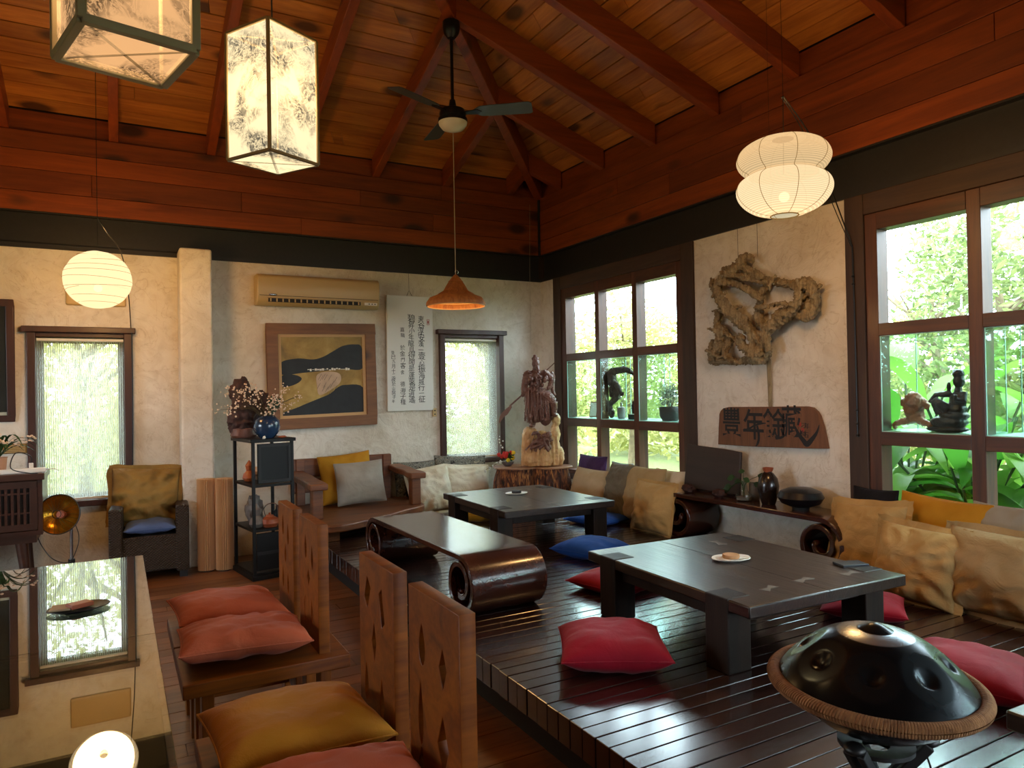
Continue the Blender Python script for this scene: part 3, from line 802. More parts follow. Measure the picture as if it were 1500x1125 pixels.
ginger((5.5, 2.95, -.06), 32, 9, 1.45, 'broad leaved green plant outside the big right window, behind the seated figurine')
ginger((5.7, 2.05, -.06), 33, 6, 1.3, 'low broad leaved green plant outside the big right window, second pane column')
ginger((5.9, 1.35, -.06), 34, 6, 1.5, 'broad leaved green plant at the far right, outside the big right window')
ginger((6.0, 5.15, -.06), 35, 4, 1.35, 'broad leaved green plant outside the corner window, low behind the pale cushion')

# ------------------------------------------------------------------ daylight
w = bpy.data.worlds.new('sky'); SC.world = w; w.use_nodes = True
bg = w.node_tree.nodes['Background']; bg.inputs[0].default_value = (.77, .89, 1, 1); bg.inputs[1].default_value = 18
sun = bpy.data.lights.new('sun', 'SUN'); sun.energy = 5.0; sun.angle = radians(2); sun.color = (1, .95, .82)
so = bpy.data.objects.new('sun', sun); COL.objects.link(so); so.rotation_euler = Vector((.10, .52, -.85)).to_track_quat('-Z', 'Y').to_euler(); so.location = (0, -10, 20)
def portal(loc, sx, sy, d):
    l = bpy.data.lights.new('window_daylight', 'AREA'); l.shape = 'RECTANGLE'; l.size = sx; l.size_y = sy; l.cycles.is_portal = True
    q = bpy.data.objects.new('window_daylight', l); COL.objects.link(q); q.location = loc; q.rotation_euler = Vector(d).to_track_quat('-Z', 'Z').to_euler(); return q
portal((4.80, 5.69, 1.6), 2.3, 2.3, (-1, 0, 0)); portal((4.80, 1.97, 1.6), 2.3, 2.3, (-1, 0, 0)); portal((4.80, -.91, 1.6), 2.3, 2.3, (-1, 0, 0))
portal((-.26, YB+.2, 1.3), .8, 1.5, (0, -1, 0)); portal((3.43, YB+.2, 1.42), .8, 1.5, (0, -1, 0))
portal((2.8, YF-.2, 1.55), 1.8, 1.3, (0, 1, 0))
portal((XL-.2, 4.2, 1.65), 2.0, 1.1, (1, 0, 0))
def lamp(loc, e, c, r=.03):
    l = bpy.data.lights.new('bulb_light', 'POINT'); l.energy = e; l.color = c; l.shadow_soft_size = r
    q = bpy.data.objects.new('bulb_light', l); COL.objects.link(q); q.location = loc; return q
SC.view_settings.view_transform = 'Standard'; SC.view_settings.look = 'None'; SC.view_settings.exposure = 0; SC.view_settings.gamma = 1; SC.view_settings.use_curve_mapping = False
SC.cycles.max_bounces = 10; SC.cycles.diffuse_bounces = 6; SC.cycles.transparent_max_bounces = 24; SC.cycles.sample_clamp_indirect = 6; SC.cycles.caustics_reflective = False; SC.cycles.caustics_refractive = False
# ------------------------------------------------------------------ low tables on the platform
def low_table(name, label, loc, rz, w=1.0, l=1.2, h=.32, first=True):
    t = thing(name, label, 'table', loc, rz, 'low dark wooden tables on the platform')
    r = random.Random(7); k = MB(); n = 14; P = []
    for i in range(n+1): P.append((-w/2+.006*noise.noise(Vector((i*.6, 1, 0))), -l/2+l*i/n))
    for i in range(n+1): P.append((w/2+.006*noise.noise(Vector((i*.6, 5, 0))), l/2-l*i/n))
    k.prism(P, h-.052, h); k.build('table_top', M['table'], t, smooth=30, bevel=.006)
    for sx in (-1, 1):
        for sy in (-1, 1):
            x, y = sx*(w/2-.062), sy*(l/2-.19); q = MB(); q.box(x-.066, x+.066, y-.07, y+.07, 0, h+.003)
            q.build('leg', M['table_z'], t, smooth=0, bevel=.006)
    for sx in (-1, 1):
        q = MB(); q.box(sx*(w/2-.075)-.03, sx*(w/2-.075)+.03, -l/2+.26, l/2-.26, h-.115, h-.052); q.build('apron', M['table_z'], t, smooth=0, bevel=.004)
    for sy in (-1, 1):
        q = MB(); q.box(-w/2+.12, w/2-.12, sy*(l/2-.19)-.03, sy*(l/2-.19)+.03, h-.125, h-.052); q.build('apron', M['table_z'], t, smooth=0, bevel=.004)
    for (x, y, a, s_) in ((.02, -.42, .2, .05), (.30, -.45, .1, .05), (-.22, -.44, .35, .045), (.25, .38, 1.4, .05)):
        q = MB(); m = T(x, y, h+.0003) @ RZ(a); q.prism([(-s_, -s_*.55), (0, -s_*.18), (s_, -s_*.55), (s_, s_*.55), (0, s_*.18), (-s_, s_*.55)], 0, .0012, m)
        q.build('inlay', M['inlay'], t, smooth=0)
    q = MB(); q.tube([(-.02, -.60, h-.001), (-.012, -.2, h-.001), (.005, .1, h-.001), (-.005, .6, h-.001)], .0022, 5); q.build('crack', M['blackmatte'], t)
    return t
nt = low_table('low_table', 'near low dark table behind the steel handpan, pale coaster dish in its middle', (2.765, 2.665, ZP), radians(-2))
t2 = low_table('low_table', 'far low dark table in front of the stump stand, nearest the room corner', (3.02, 5.25, ZP), radians(-1))
t3 = low_table('low_table', 'low dark table at the right edge, only its corner leg showing beside the handpan', (2.60, .45, ZP), radians(-2))

# ------------------------------------------------------------------ scroll shaped bench and console
def scroll_profile(L, H, th, rin, turns=1.35):
    """side outline (u along, z up) of one half: flat top, rolled under into a spiral"""
    R = H/2-th/2; pts = [(0, H-th/2)]; uc = L/2-R-th/2; zc = H/2
    pts += [(uc*i/6, H-th/2) for i in range(1, 7)]
    n = 54; tot = 2*pi*turns
    for i in range(1, n+1):
        a = tot*i/n; f = max(0, (a-pi*.95)/(tot-pi*.95)); rr = R+(rin-R)*f
        pts.append((uc+rr*sin(a)-f*0.0, zc-(H/2-th/2-R)+rr*cos(a)))
    return pts
def scroll_table(name, label, cat, loc, rz, L, W, H, th, rin, turns, mat, group=None):
    t = thing(name, label, cat, loc, rz, group); pr = scroll_profile(L, H, th, rin, turns)
    pts = [(-u, z) for u, z in pr[::-1][:-1]]+pr
    k = MB(); k.strip([(-W/2, u, z) for u, z in pts], [(W/2, u, z) for u, z in pts], th); k.build('scroll_top', mat, t, smooth=50, bevel=.004)
    k = MB()
    for sx in (-1, 1):
        k.tube([(sx*(W/2-.004), u, z+th*.36) for u, z in pts], .006, 6)
    k.build('edge_bead', mat, t)
    for s in (-1, 1):
        e = pr[-1]; k = MB(); k.tube([(-W/2+.02, s*e[0], e[1]), (W/2-.02, s*e[0], e[1])], th*.62, 14); k.build('scroll_core', mat, t)
    return t
scroll_table('scroll_bench', 'polished brown scroll ended low bench along the near edge of the platform', 'bench', (1.845, 4.27, ZP), radians(1.5), 1.72, .47, .33, .034, .062, 1.55, M['scroll_y'])
scroll_table('scroll_console', 'dark scroll ended console standing against the plaster wall under the carved sign', 'console', (4.155, 3.78, ZP), 0, 1.72, .33, .36, .034, .045, 1.75, M['scroll_y'])

# ------------------------------------------------------------------ heavy wooden dining chairs
def teardrop(cx, cy, w, h, up=1, n=14): return [(cx+w*sin(2*pi*i/n)*(1-.75*max(0, cos(2*pi*i/n))), cy+up*h*cos(2*pi*i/n)) for i in range(n)]
def diamond(cx, cy, w, h, sk=0): return [(cx, cy-h), (cx+w, cy+sk), (cx, cy+h), (cx-w, cy-sk)]
def moon(cx, cy, w, h): 
    o = [(cx+w*cos(a), cy+h*sin(a)) for a in [pi*.5+pi*i/8 for i in range(9)]]; return o+[(cx-w*.1-w*.5*cos(a), cy+h*.75*sin(a)) for a in [pi*1.5-pi*i/6-pi for i in range(1, 6)]][::-1]
def dining_chair(label, y, holes, loc_x=.20):
    t = thing('dining_chair', label, 'chair', (loc_x, y, 0), 0, 'wooden chairs along the glass table')
    W = .462; D = .63
    k = MB(); k.box(0, D, -W/2+.003, W/2-.003, .375, .43); k.build('seat', M['chair_x'], t, smooth=0, bevel=.005)
    out = [(-.172, 0), (.172, 0), (.172, .535), (-.172, .535)]
    me = curve_mesh('backrest', [out]+holes, .0225, .003)
    o = meshobj('backrest', me, M['chair'], t, T(.538, 0, .425) @ Matrix(((0, 0, 1, 0), (1, 0, 0, 0), (0, 1, 0, 0), (0, 0, 0, 1))))
    for x0, x1 in ((.52, .565), (.07, .115)):
        for s in (-1, 1):
            y0, y1 = (s*.172, s*.09) if s < 0 else (.09, .172)
            q = MB(); q.box(x0, x1, min(y0, y1), max(y0, y1), 0, .375); q.build('leg', M['chair'], t, smooth=0, bevel=.004)
    q = MB(); q.box(.115, .52, -.02, .02, .10, .15); q.build('stretcher', M['chair_x'], t, smooth=0, bevel=.004)
    q = MB(); q.box(.53, .555, -.09, .09, .08, .16); q.build('cross_rail', M['chair'], t, smooth=0); q = MB(); q.box(.08, .105, -.09, .09, .08, .16); q.build('cross_rail', M['chair'], t, smooth=0)
    return t
hA = [teardrop(-.06, .43, .02, .05), teardrop(.055, .40, .02, .05), teardrop(-.01, .30, .02, .045), teardrop(-.07, .17, .017, .05), teardrop(.045, .16, .017, .05)]
hB = [teardrop(-.045, .41, .018, .05), teardrop(.07, .38, .018, .05), diamond(.0, .285, .024, .035), moon(-.06, .14, .022, .05), teardrop(.055, .15, .014, .045)]
hC = [diamond(-.085, .42, .035, .05, .02), diamond(.06, .40, .025, .06, -.04), diamond(-.02, .275, .022, .06), teardrop(-.105, .12, .018, .06), teardrop(.05, .11, .018, .065)]
hD = [teardrop(-.075, .39, .022, .055), diamond(.065, .37, .024, .05), teardrop(-.09, .2, .017, .085), diamond(.06, .17, .034, .075), teardrop(-.09, -.0+.06, .018, .05)]
fl = lambda H: [[(-x, y) for x, y in h] for h in H]
dining_chair('heavy wooden chair farthest along the glass table, coral cushion, teardrop cut-outs', 3.605, fl(hA))
dining_chair('heavy wooden chair second from the far end, crumpled coral cushion and a crescent cut-out', 3.135, fl(hB))
dining_chair('heavy wooden chair with the mustard cushion, diamond cut-outs in its back', 2.215, fl(hC))
dining_chair('heavy wooden chair nearest the camera, big diamond cut-out low in its back', 1.745, fl(hD))
cushion('seat_cushion', 'smooth coral velvet cushion on the farthest wooden chair', (.445, 3.60, .508), (radians(2), radians(3), radians(4)), (.47, .41, .13), M['coral'], 3, 'coral velvet seat cushions', wr=.10)
cushion('seat_cushion', 'crumpled coral velvet cushion on the second farthest wooden chair', (.445, 3.12, .514), (radians(-2), radians(2), radians(-3)), (.49, .41, .12), M['coral'], 9, 'coral velvet seat cushions', wr=.26)
cushion('seat_cushion', 'mustard velvet cushion on the wooden chair with diamond cut-outs', (.455, 2.20, .512), (0, radians(2), radians(3)), (.48, .43, .14), M['mustard'], 5, wr=.12)
cushion('seat_cushion', 'coral velvet cushion on the nearest wooden chair, mostly hidden at the bottom edge', (.475, 1.755, .507), (0, radians(1), radians(-2)), (.44, .40, .13), M['coral'], 6, 'coral velvet seat cushions', wr=.2)

# ------------------------------------------------------------------ glass topped tea table
gt = thing('glass_table', 'long tea table with two reflecting glass sheets on a dark wooden body', 'table', (-.46, 3.16, 0))
HT = .635
for (y0, y1) in ((-.225-1.55, -.227), (-.223, 1.255)):
    MB().box(-.565, .575, y0, y1, HT-.012, HT).build('glass_sheet', glass('table_glass', '#eceee8', 2.4), gt, smooth=0, bevel=.0015)
MB().box(-.55, .56, -1.76, 1.24, HT-.06, HT-.0135).build('table_top', M['tabletop'], gt, smooth=0, bevel=.004)
for sx in (-.47, .47):
    for sy in (-1.6, 1.1):
        MB().box(sx-.05, sx+.05, sy-.05, sy+.05, 0, HT-.06).build('leg', M['chair'], gt, smooth=0, bevel=.004)
MB().box(-.50, .50, -1.65, 1.15, HT-.14, HT-.06).build('apron', M['chair'], gt, smooth=0)
def dish(name, label, loc, rad, mat, rz, food, nap=True, cat='dish', th=.012):
    t = thing(name, label, cat, loc, rz); k = MB()
    k.lathe([(0, .002), (rad*.7, .0), (rad*.78, .004), (rad, th), (rad*.985, th+.003), (rad*.75, .008), (0, .006)], 36, S3(1, .72, 1), wob=.05, seed=rad*50); k.build('plate', mat, t, smooth=50)
    if nap:
        k = MB(); k.box(-rad*.62, rad*.62, -rad*.4, rad*.4, .0105, .0120, RZ(.2)); k.build('paper_napkin', M['dish'], t, smooth=0)
    food(t, rad); return t
def disc_food(t, rad): MB().lathe([(0, .012), (rad*.40, .012), (rad*.42, .020), (rad*.40, .030), (0, .031)], 24).build('wood_disc', M['disc'], t)
def cake_food(t, rad): 
    k = MB(); k.box(-rad*.35, rad*.4, -rad*.28, rad*.22, .012, .030, RZ(.35)); k.build('tea_cake', M['terracotta'], t, smooth=0, bevel=.004)
    k = MB(); k.box(-rad*.85, -rad*.2, -rad*.35, rad*.35, .011, .020, RZ(-.25)); k.build('folded_paper', plain('tan_paper', '#b49b78', .8), t, smooth=0, bevel=.002)
dish('coaster_dish', 'small oval dark dish with a folded paper and tea cake on the glass table', (-.147, 3.43, HT), .115, M['black'], .15, cake_food, False)
dish('coaster_dish', 'white oval dish with napkin and round wooden disc on the near low table', (2.783, 2.70, ZP+.32), .105, M['dish'], -.3, disc_food)
dish('coaster_dish', 'white oval dish with a dark round disc on the far low table', (3.03, 5.41, ZP+.32), .10, M['dish'], -.2, lambda t, rd: MB().lathe([(0, .012), (rd*.42, .012), (rd*.42, .032), (0, .033)], 20).build('wood_disc', M['blackmatte'], t), False)
tag(MB().box(-.07, .07, -.045, .045, 0, .012, RZ(-.35)).build('slate_tile', M['slate'], smooth=0, bevel=.002, loc=(3.19, 2.30, ZP+.3205)), 'small dark slate tile at the right corner of the near low table', 'tile')

# ------------------------------------------------------------------ floor cushions on the platform
cushion('floor_cushion', 'big red velvet floor cushion lying in front of the near low table', (1.935, 2.60, ZP+.075), (0, 0, radians(-31)), (.47, .46, .17), M['red'], 11, 'red floor cushions', wr=.08)
cushion('floor_cushion', 'red floor cushion on the far side of the near low table, behind its left leg', (2.66, 3.52, ZP+.05), (0, 0, radians(12)), (.44, .44, .12), M['red'], 12, 'red floor cushions', wr=.08)
cushion('floor_cushion', 'red floor cushion under the right end of the near low table, by the cream pillows', (3.45, 2.42, ZP+.055), (0, 0, radians(35)), (.40, .40, .12), M['red'], 13, 'red floor cushions', wr=.08)
cushion('floor_cushion', 'red floor cushion at the right edge, half hidden behind the handpan', (2.95, 1.62, ZP+.075), (0, 0, radians(20)), (.44, .44, .16), M['red'], 14, 'red floor cushions', wr=.08)
cushion('floor_cushion', 'blue floor cushion lying between the two low tables', (3.03, 4.31, ZP+.06), (0, 0, radians(18)), (.43, .43, .14), M['blue'], 15, 'blue floor cushions', wr=.08)
cushion('floor_cushion', 'flat blue floor cushion behind the right leg of the far low table', (3.84, 5.33, ZP+.04), (0, 0, radians(15)), (.46, .46, .09), M['blue'], 16, 'blue floor cushions', wr=.08)
cushion('floor_cushion', 'golden floor cushion seen under the far low table', (2.95, 6.12, ZP+.07), (0, 0, radians(-25)), (.42, .42, .15), M['mustard2'], 17, wr=.12)

# ------------------------------------------------------------------ pillows along the right wall
def pr(label, p0, p1, X, mat, seed, lean=18, t=.17, roll=0, group=None, flange=0, h=None, yaw=0, name='pillow', **kw):
    """pillow leaning on the right wall: p0 / p1 are the sight points of its upper far and lower near corners on the plane X"""
    a, b_ = onx(*p0, X), onx(*p1, X); w = abs(a.y-b_.y); hh = h or abs(a.z-b_.z); c = (a+b_)/2
    if h: c.z = max(a.z, b_.z)-hh/2*cos(radians(lean))
    return cushion(name, label, (X, c.y, max(c.z, ZP+hh/2*cos(radians(lean))+.005)), Euler((radians(90-lean), radians(roll), radians(-90+yaw)), 'XYZ'), (w, hh, t), mat, seed, group, flange=flange, **kw)
# pillows, corner window
pr('purple pillow in the corner window, behind a beige pillow', (846, 665), (886, 700), 4.27, M['purple'], 21, 10, .12, h=.42, wr=.2)
pr('beige linen pillow at the corner window, in front of the purple pillow', (838, 686), (890, 735), 4.10, M['beige'], 22, 18, .17, h=.44)
pr('pale blue grey pillow at the corner window, behind the crumpled olive pillow', (893, 676), (925, 730), 4.25, M['bluegrey'], 23, 8, .10, h=.46)
pr('crumpled olive grey pillow at the corner window, between two beige pillows', (889, 678), (925, 748), 4.11, M['olive'], 24, 15, .16, h=.50, wr=.35)
pr('large cream pillow at the corner window, behind the golden tied pillow', (914, 681), (970, 752), 4.12, M['cream'], 25, 14, .16, h=.50)
pr('whitish pillow at the corner window, next to the dark board on the console', (958, 686), (1003, 730), 4.26, M['creamw'], 26, 8, .12, h=.48)
pr('golden cream pillow with bunched top, leaning beside the scroll console', (930, 708), (986, 776), 3.97, M['cream2'], 27, 12, .17, h=.42, flange=.03, wr=.3)
# pillows, big window
pr('black pillow at the big window, behind the cream one by the console', (1246, 712), (1312, 750), 4.27, M['navy'], 31, 8, .11, h=.52)
pr('golden cream pillow with loose corners, next to the scroll console under the big window', (1219, 733), (1326, 822), 4.08, M['cream2'], 32, 16, .15, h=.46, flange=.05, wr=.3, roll=-4)
pr('mustard yellow pillow under the big window, behind the cream pillows', (1312, 722), (1446, 782), 4.22, M['mustard2'], 33, 10, .12, h=.54, roll=3)
pr('grey pillow at the right edge under the big window, behind the widest cream pillow', (1420, 735), (1530, 790), 4.24, M['greyf'], 34, 10, .12, h=.54)
pr('crumpled cream pillow standing in front under the big window, left of the widest one', (1283, 770), (1408, 898), 3.90, M['cream2'], 35, 16, .17, h=.42, flange=.045, wr=.36, roll=2)
pr('widest cream pillow at the right edge, lying along the platform under the big window', (1385, 770), (1575, 900), 3.96, M['cream'], 36, 14, .20, h=.44, flange=.04, wr=.2)
# pillows, back wall
def pb(label, p0, p1, Yp, mat, seed, lean=15, t=.16, roll=0, group=None, flange=0, h=.45, yaw=0, z=ZP, **kw):
    a, b_ = ony(*p0, Yp), ony(*p1, Yp); w = abs(a.x-b_.x); c = (a+b_)/2
    return cushion('pillow', label, (c.x, Yp, z+h/2*cos(radians(lean))+.006), Euler((radians(90-lean), radians(roll), radians(yaw)), 'XYZ'), (w, h, t), mat, seed, group, flange=flange, **kw)
pb('grey floral pillow behind the cream pillow, next to the bench arm', (578, 685), (640, 700), 7.0, M['floral'], 41, 8, .12, h=.50)
pb('grey floral pillow with a bunched corner under the narrow window', (636, 676), (712, 700), 7.0, M['floral'], 42, 8, .13, h=.53, roll=3)
pb('black pillow standing beside the bench, mostly hidden by a cream pillow', (594, 705), (625, 750), 6.93, M['navy'], 43, 10, .10, h=.38)
pb('pale cream pillow with gathered top, right beside the wooden bench', (600, 692), (662, 752), 6.74, M['creamw'], 44, 20, .20, h=.46, flange=.035, wr=.3, roll=-5)
pb('pale cream pillow under the narrow window, behind the far low table', (648, 690), (716, 752), 6.80, M['creamw'], 45, 18, .20, h=.45, flange=.03, wr=.28, roll=4)

# ------------------------------------------------------------------ live edge bench with its cushions
def live_poly(x0, x1, yf0, yf1, yb, seed, amp=.025, n=18):
    P = []
    for i in range(n+1):
        f = i/n; P.append((x0+(x1-x0)*f, yf0+(yf1-yf0)*f+amp*noise.noise(Vector((f*5, seed, 0)))+.0))
    P += [(x1+amp*noise.noise(Vector((seed, 3, 0))), yb), (x0, yb)]
    return P
bn = thing('wooden_bench', 'rustic live edge wooden bench against the back wall under the framed painting', 'bench', (1.98, 6.45, ZP))
ZS = .155
k = MB(); P = [(-.53, -.66), (-.40, -.70), (-.2, -.62), (0, -.50), (.2, -.36), (.36, -.25), (.46, -.20), (.56, -.12), (.60, .06), (.56, .3), (.55, .58), (-.52, .58), (-.56, .1), (-.55, -.4)]
k.prism([(p.x, p.y) for p in smoothpoly([(x, y, 0) for x, y in P], 4, True)], ZS-.06, ZS); k.build('seat', M['bench'], bn, smooth=30, bevel=.012, seg=3)
for (x, y) in ((-.42, -.50), (.40, -.02), (-.42, .45), (.42, .45)):
    MB().box(x-.05, x+.05, y-.06, y+.06, 0, ZS-.058).build('leg', M['bench'], bn, smooth=0, bevel=.006)
MB().box(-.45, .45, .36, .40, .0, ZS-.06).build('back_apron', M['blackmatte'], bn, smooth=0)
k = MB(); k.box(-.52, .47, .525, .575, .425, .60); k.build('backrest', M['bench'], bn, smooth=0, bevel=.012)
k = MB(); k.box(-.52, .47, .53, .57, .27, .40); k.build('back_rail', M['bench'], bn, smooth=0, bevel=.01)
for x in (-.45, .41): MB().box(x-.04, x+.04, .50, .56, ZS, .60).build('back_post', M['bench'], bn, smooth=0, bevel=.006)
for sx, x, yf in ((-1, -.50, -.42), (1, .50, -.14)):
    k = MB(); L = []; Rr = []
    for i in range(11):
        f = i/10; y = yf+(.56-yf)*f; wv = .075+.02*noise.noise(Vector((f*4, sx, 0))); L.append((x-wv, y, .435+.03*f)); Rr.append((x+wv, y, .435+.03*f))
    k.strip(L, Rr, .055); k.build('armrest', M['bench'], bn, smooth=40, bevel=.01)
    MB().box(x-.045, x+.045, yf+.06, yf+.16, ZS, .415).build('arm_post', M['bench'], bn, smooth=0, bevel=.008)
zb = ZP+ZS+.008
cushion('pillow', 'mustard yellow pillow on the wooden bench, behind the grey one', (1.93, 6.80, zb+.250), Euler((radians(80), radians(-5), radians(-4)), 'XYZ'), (.50, .46, .14), M['mustard2'], 51, wr=.14)
cushion('pillow', 'light grey pillow on the wooden bench, in front of the mustard one', (2.01, 6.62, zb+.215), Euler((radians(74), radians(-3), radians(-6)), 'XYZ'), (.46, .40, .14), M['greyf'], 52, M['creamw'], wr=.10) if 0 else cushion('pillow', 'light grey pillow on the wooden bench, in front of the mustard one', (2.01, 6.62, zb+.215), Euler((radians(74), radians(-3), radians(-6)), 'XYZ'), (.46, .40, .14), M['greyf'], 52, wr=.10)

# ------------------------------------------------------------------ wicker armchair
wc = thing('wicker_armchair', 'dark woven wicker armchair in front of the left window', 'armchair', (.235, 6.79, 0), radians(-3))
MB().box(-.25, .25, -.22, .22, .07, .36).build('seat_base', M['wicker'], wc, smooth=0, bevel=.015)
for s in (-1, 1):
    MB().box(s*.245-.05, s*.245+.05, -.235, .22, .05, .60).build('armrest', M['wicker'], wc, smooth=0, bevel=.018, seg=3)
k = MB(); k.box(-.29, .29, .16, .235, .08, .845); k.build('backrest', M['wicker'], wc, smooth=0, bevel=.018, seg=3)
for sx in (-.25, .25):
    for sy in (-.19, .19): MB().box(sx-.03, sx+.03, sy-.03, sy+.03, 0, .07).build('foot', M['blackmatte'], wc, smooth=0)
cushion('seat_cushion', 'slate blue cushion on the seat of the wicker armchair', (.235, 6.73, .425), (radians(4), 0, radians(-3)), (.385, .32, .10), M['slateblue'], 61, wr=.15)
cushion('back_cushion', 'crumpled tan satin cushion draped over the back of the wicker armchair', (.205, 6.865, .665), Euler((radians(79), radians(3), radians(-3)), 'XYZ'), (.53, .47, .18), M['tan'], 62, flange=.04, wr=.5, crush=.25)

# ------------------------------------------------------------------ pleated paper floor lamps
def paper_tube(label, x, y, rr, h):
    t = thing('paper_floor_lamp', label, 'lamp', (x, y, 0), group='pleated paper floor lamps'); n = 52; pts = [((rr+(.010 if i % 2 else -.008))*cos(2*pi*i/n), (rr+(.010 if i % 2 else -.008))*sin(2*pi*i/n)) for i in range(n)]
    k = MB(); k.add([(a, b_, .012) for a, b_ in pts]+[(a, b_, h) for a, b_ in pts], [(i, (i+1) % n, n+(i+1) % n, n+i) for i in range(n)]); k.build('pleated_shade', M['tubepaper'], t, smooth=0)
    MB().lathe([(0, 0), (rr*.8, 0), (rr*.8, .012), (0, .012)], 24).build('base', M['blackmatte'], t)
    k = MB(); k.lathe([(rr*.3, h-.004), (rr*.92, h-.004), (rr*.92, h-.001), (rr*.3, h-.001)], 24); k.build('top_ring', M['tubepaper'], t)
paper_tube('tall pleated paper floor lamp next to the wicker armchair', .662, 6.655, .064, .79)
paper_tube('tall pleated paper floor lamp next to the black cabinet', .80, 6.60, .064, .79)

# ------------------------------------------------------------------ tall black display cabinet
cb = thing('display_cabinet', 'tall narrow black open cabinet carrying a blue vase, left of the bench', 'cabinet', (.95, 6.06, 0), radians(9))
W_, D_, H_ = .345, .50, 1.115
for x in (.012, W_-.012):
    for y in (.012, D_-.012): MB().box(x-.012, x+.012, y-.012, y+.012, .0, H_).build('post', M['black'], cb, smooth=0, bevel=.002)
for z, nm in ((.05, 'base_shelf'), (.40, 'shelf'), (.762, 'shelf')): MB().box(.003, W_-.003, .003, D_-.003, z-.012, z+.008).build(nm, M['black'], cb, smooth=0, bevel=.002)
MB().box(-.015, W_+.015, -.015, D_+.015, H_, H_+.028).build('cabinet_top', M['black'], cb, smooth=0, bevel=.004)
MB().box(-.012, W_+.012, -.012, D_+.012, 0, .038).build('plinth', M['black'], cb, smooth=0, bevel=.003)
k = MB(); k.box(.045, W_-.02, .004, .018, .78, H_-.012); d_ = k.build('door', M['black'], cb, smooth=0, bevel=.002)
k = MB(); rect_frame(k, .05, W_-.025, .785, H_-.017, .022, -.002, .006); k.build('door_frame', M['blackmatte'], d_, smooth=0)
MB().box(.03, W_-.02, .006, .018, .075, .375).build('lower_panel', M['black'], cb, smooth=0)
k = MB(); k.box(.03, W_-.02, .002, .010, .20, .225); k.build('lower_rail', M['blackmatte'], cb, smooth=0)
CM = Matrix.Translation((.95, 6.06, 0)) @ RZ(radians(9))
def inC(x, y, z): return tuple(CM @ Vector((x, y, z)))
def gourd(label, loc, s, mat):
    k = MB(); k.lathe([(0, 0), (.05*s, .004*s), (.072*s, .04*s), (.06*s, .085*s), (.030*s, .118*s), (.036*s, .15*s), (.042*s, .175*s), (.022*s, .205*s), (.006*s, .23*s), (0, .232*s)], 24); tag(k.build('bottle_gourd', mat, loc=loc), label, 'gourd')
gourd('orange bottle gourd standing on the upper shelf at the left side of the black cabinet', inC(.075, .31, .772), .78, M['gourd'])
gourd('pale grey gourd bottle on the middle shelf of the black cabinet', inC(.07, .12, .408), .85, M['bottle'])
t = thing('teapot', 'flat orange clay teapot on the middle shelf of the black cabinet', 'teapot', inC(.17, .10, .408)); k = MB(); k.lathe([(0, 0), (.055, 0), (.075, .03), (.07, .065), (.035, .085), (0, .085)], 28); k.build('body', M['terracotta'], t)
k = MB(); k.lathe([(.036, .084), (.03, .095), (.008, .1), (.010, .112), (0, .116)], 20); k.build('lid', M['terracotta'], t)
k = MB(); k.tube(smoothpoly([(-.06, 0, .03), (-.095, 0, .05), (-.11, 0, .085)], 5), [.012]*5+[.008]*6, 8); k.build('spout', M['terracotta'], t)
k = MB(); k.tube(smoothpoly([(-.03, 0, .08), (-.045, 0, .15), (0, 0, .19), (.06, 0, .17), (.07, 0, .06)], 5), .0045, 6); k.build('handle', M['chrome'], t)
k = MB(); k.ell((0, 0, .12), (.07, .06, .12), rough=.5, seed=4); tag(k.build('stone_figure', M['bottle'], loc=inC(.12, .33, .408), disp=.02), 'rough grey stone figure at the back of the middle cabinet shelf', 'sculpture')
k = MB(); k.ell((0, 0, .05), (.10, .05, .055), rough=.7, seed=6, freq=6); tag(k.build('dried_flower_bundle', M['petal'], loc=inC(.20, .38, .772), disp=.04, dscale=.02), 'bundle of pale dried flowers on the upper shelf of the black cabinet', 'dried flowers')
k = MB(); k.lathe([(0, 0), (.035, 0), (.04, .06), (.032, .10), (.015, .12), (.015, .15), (0, .15)], 20); tag(k.build('incense_jar', M['black'], loc=inC(.28, .22, .408)), 'small black jar at the right of the middle cabinet shelf', 'jar')

# blue vase with blossom twigs, brown rock behind it
vz = H_+.028
vp = inC(.155, .09, vz)
vs_ = thing('flower_vase', 'round blue glazed vase full of pale blossom twigs on the black cabinet', 'vase', vp)
MB().lathe([(0, 0), (.05, 0), (.058, .004), (.095, .05), (.108, .10), (.098, .15), (.065, .185), (.05, .19), (.046, .186), (.06, .18), (.09, .145), (.095, .1), (0, .08)], 40).build('vase_body', M['vaseblue'], vs_)
r = random.Random(5); st = MB(); pe = MB()
for i in range(30):
    a = r.uniform(0, 6.28); L = r.uniform(.10, .32); e = Vector((cos(a)*L-.07, sin(a)*L*.5, .20+r.uniform(.0, .27)*(1-L*.9)+.02)); m_ = Vector((cos(a)*L*.4-.02, sin(a)*L*.2, .25))
    pts = smoothpoly([(cos(a)*.02, sin(a)*.02, .15), m_, e], 4); st.tube(pts, .0016, 4)
    for q in range(9):
        p = e+Vector((r.gauss(0, .030), r.gauss(0, .024), r.gauss(0, .026))); pe.ell(p, r.uniform(.005, .0085), n=6, k=4)
for i in range(5):
    a = r.uniform(-.6, .6); L = r.uniform(.2, .30); e = Vector((cos(a)*L, .05, r.uniform(.22, .42))); st.tube(smoothpoly([(0, 0, .16), (L*.4, .02, .28), e], 4), .0015, 4)
    for q in range(5): pe.ell(e+Vector((r.gauss(0, .02), r.gauss(0, .02), r.gauss(0, .02))), .006, n=6, k=4)
st.build('twigs', M['stem'], vs_); pe.build('blossoms', M['petal'], vs_)
k = MB()
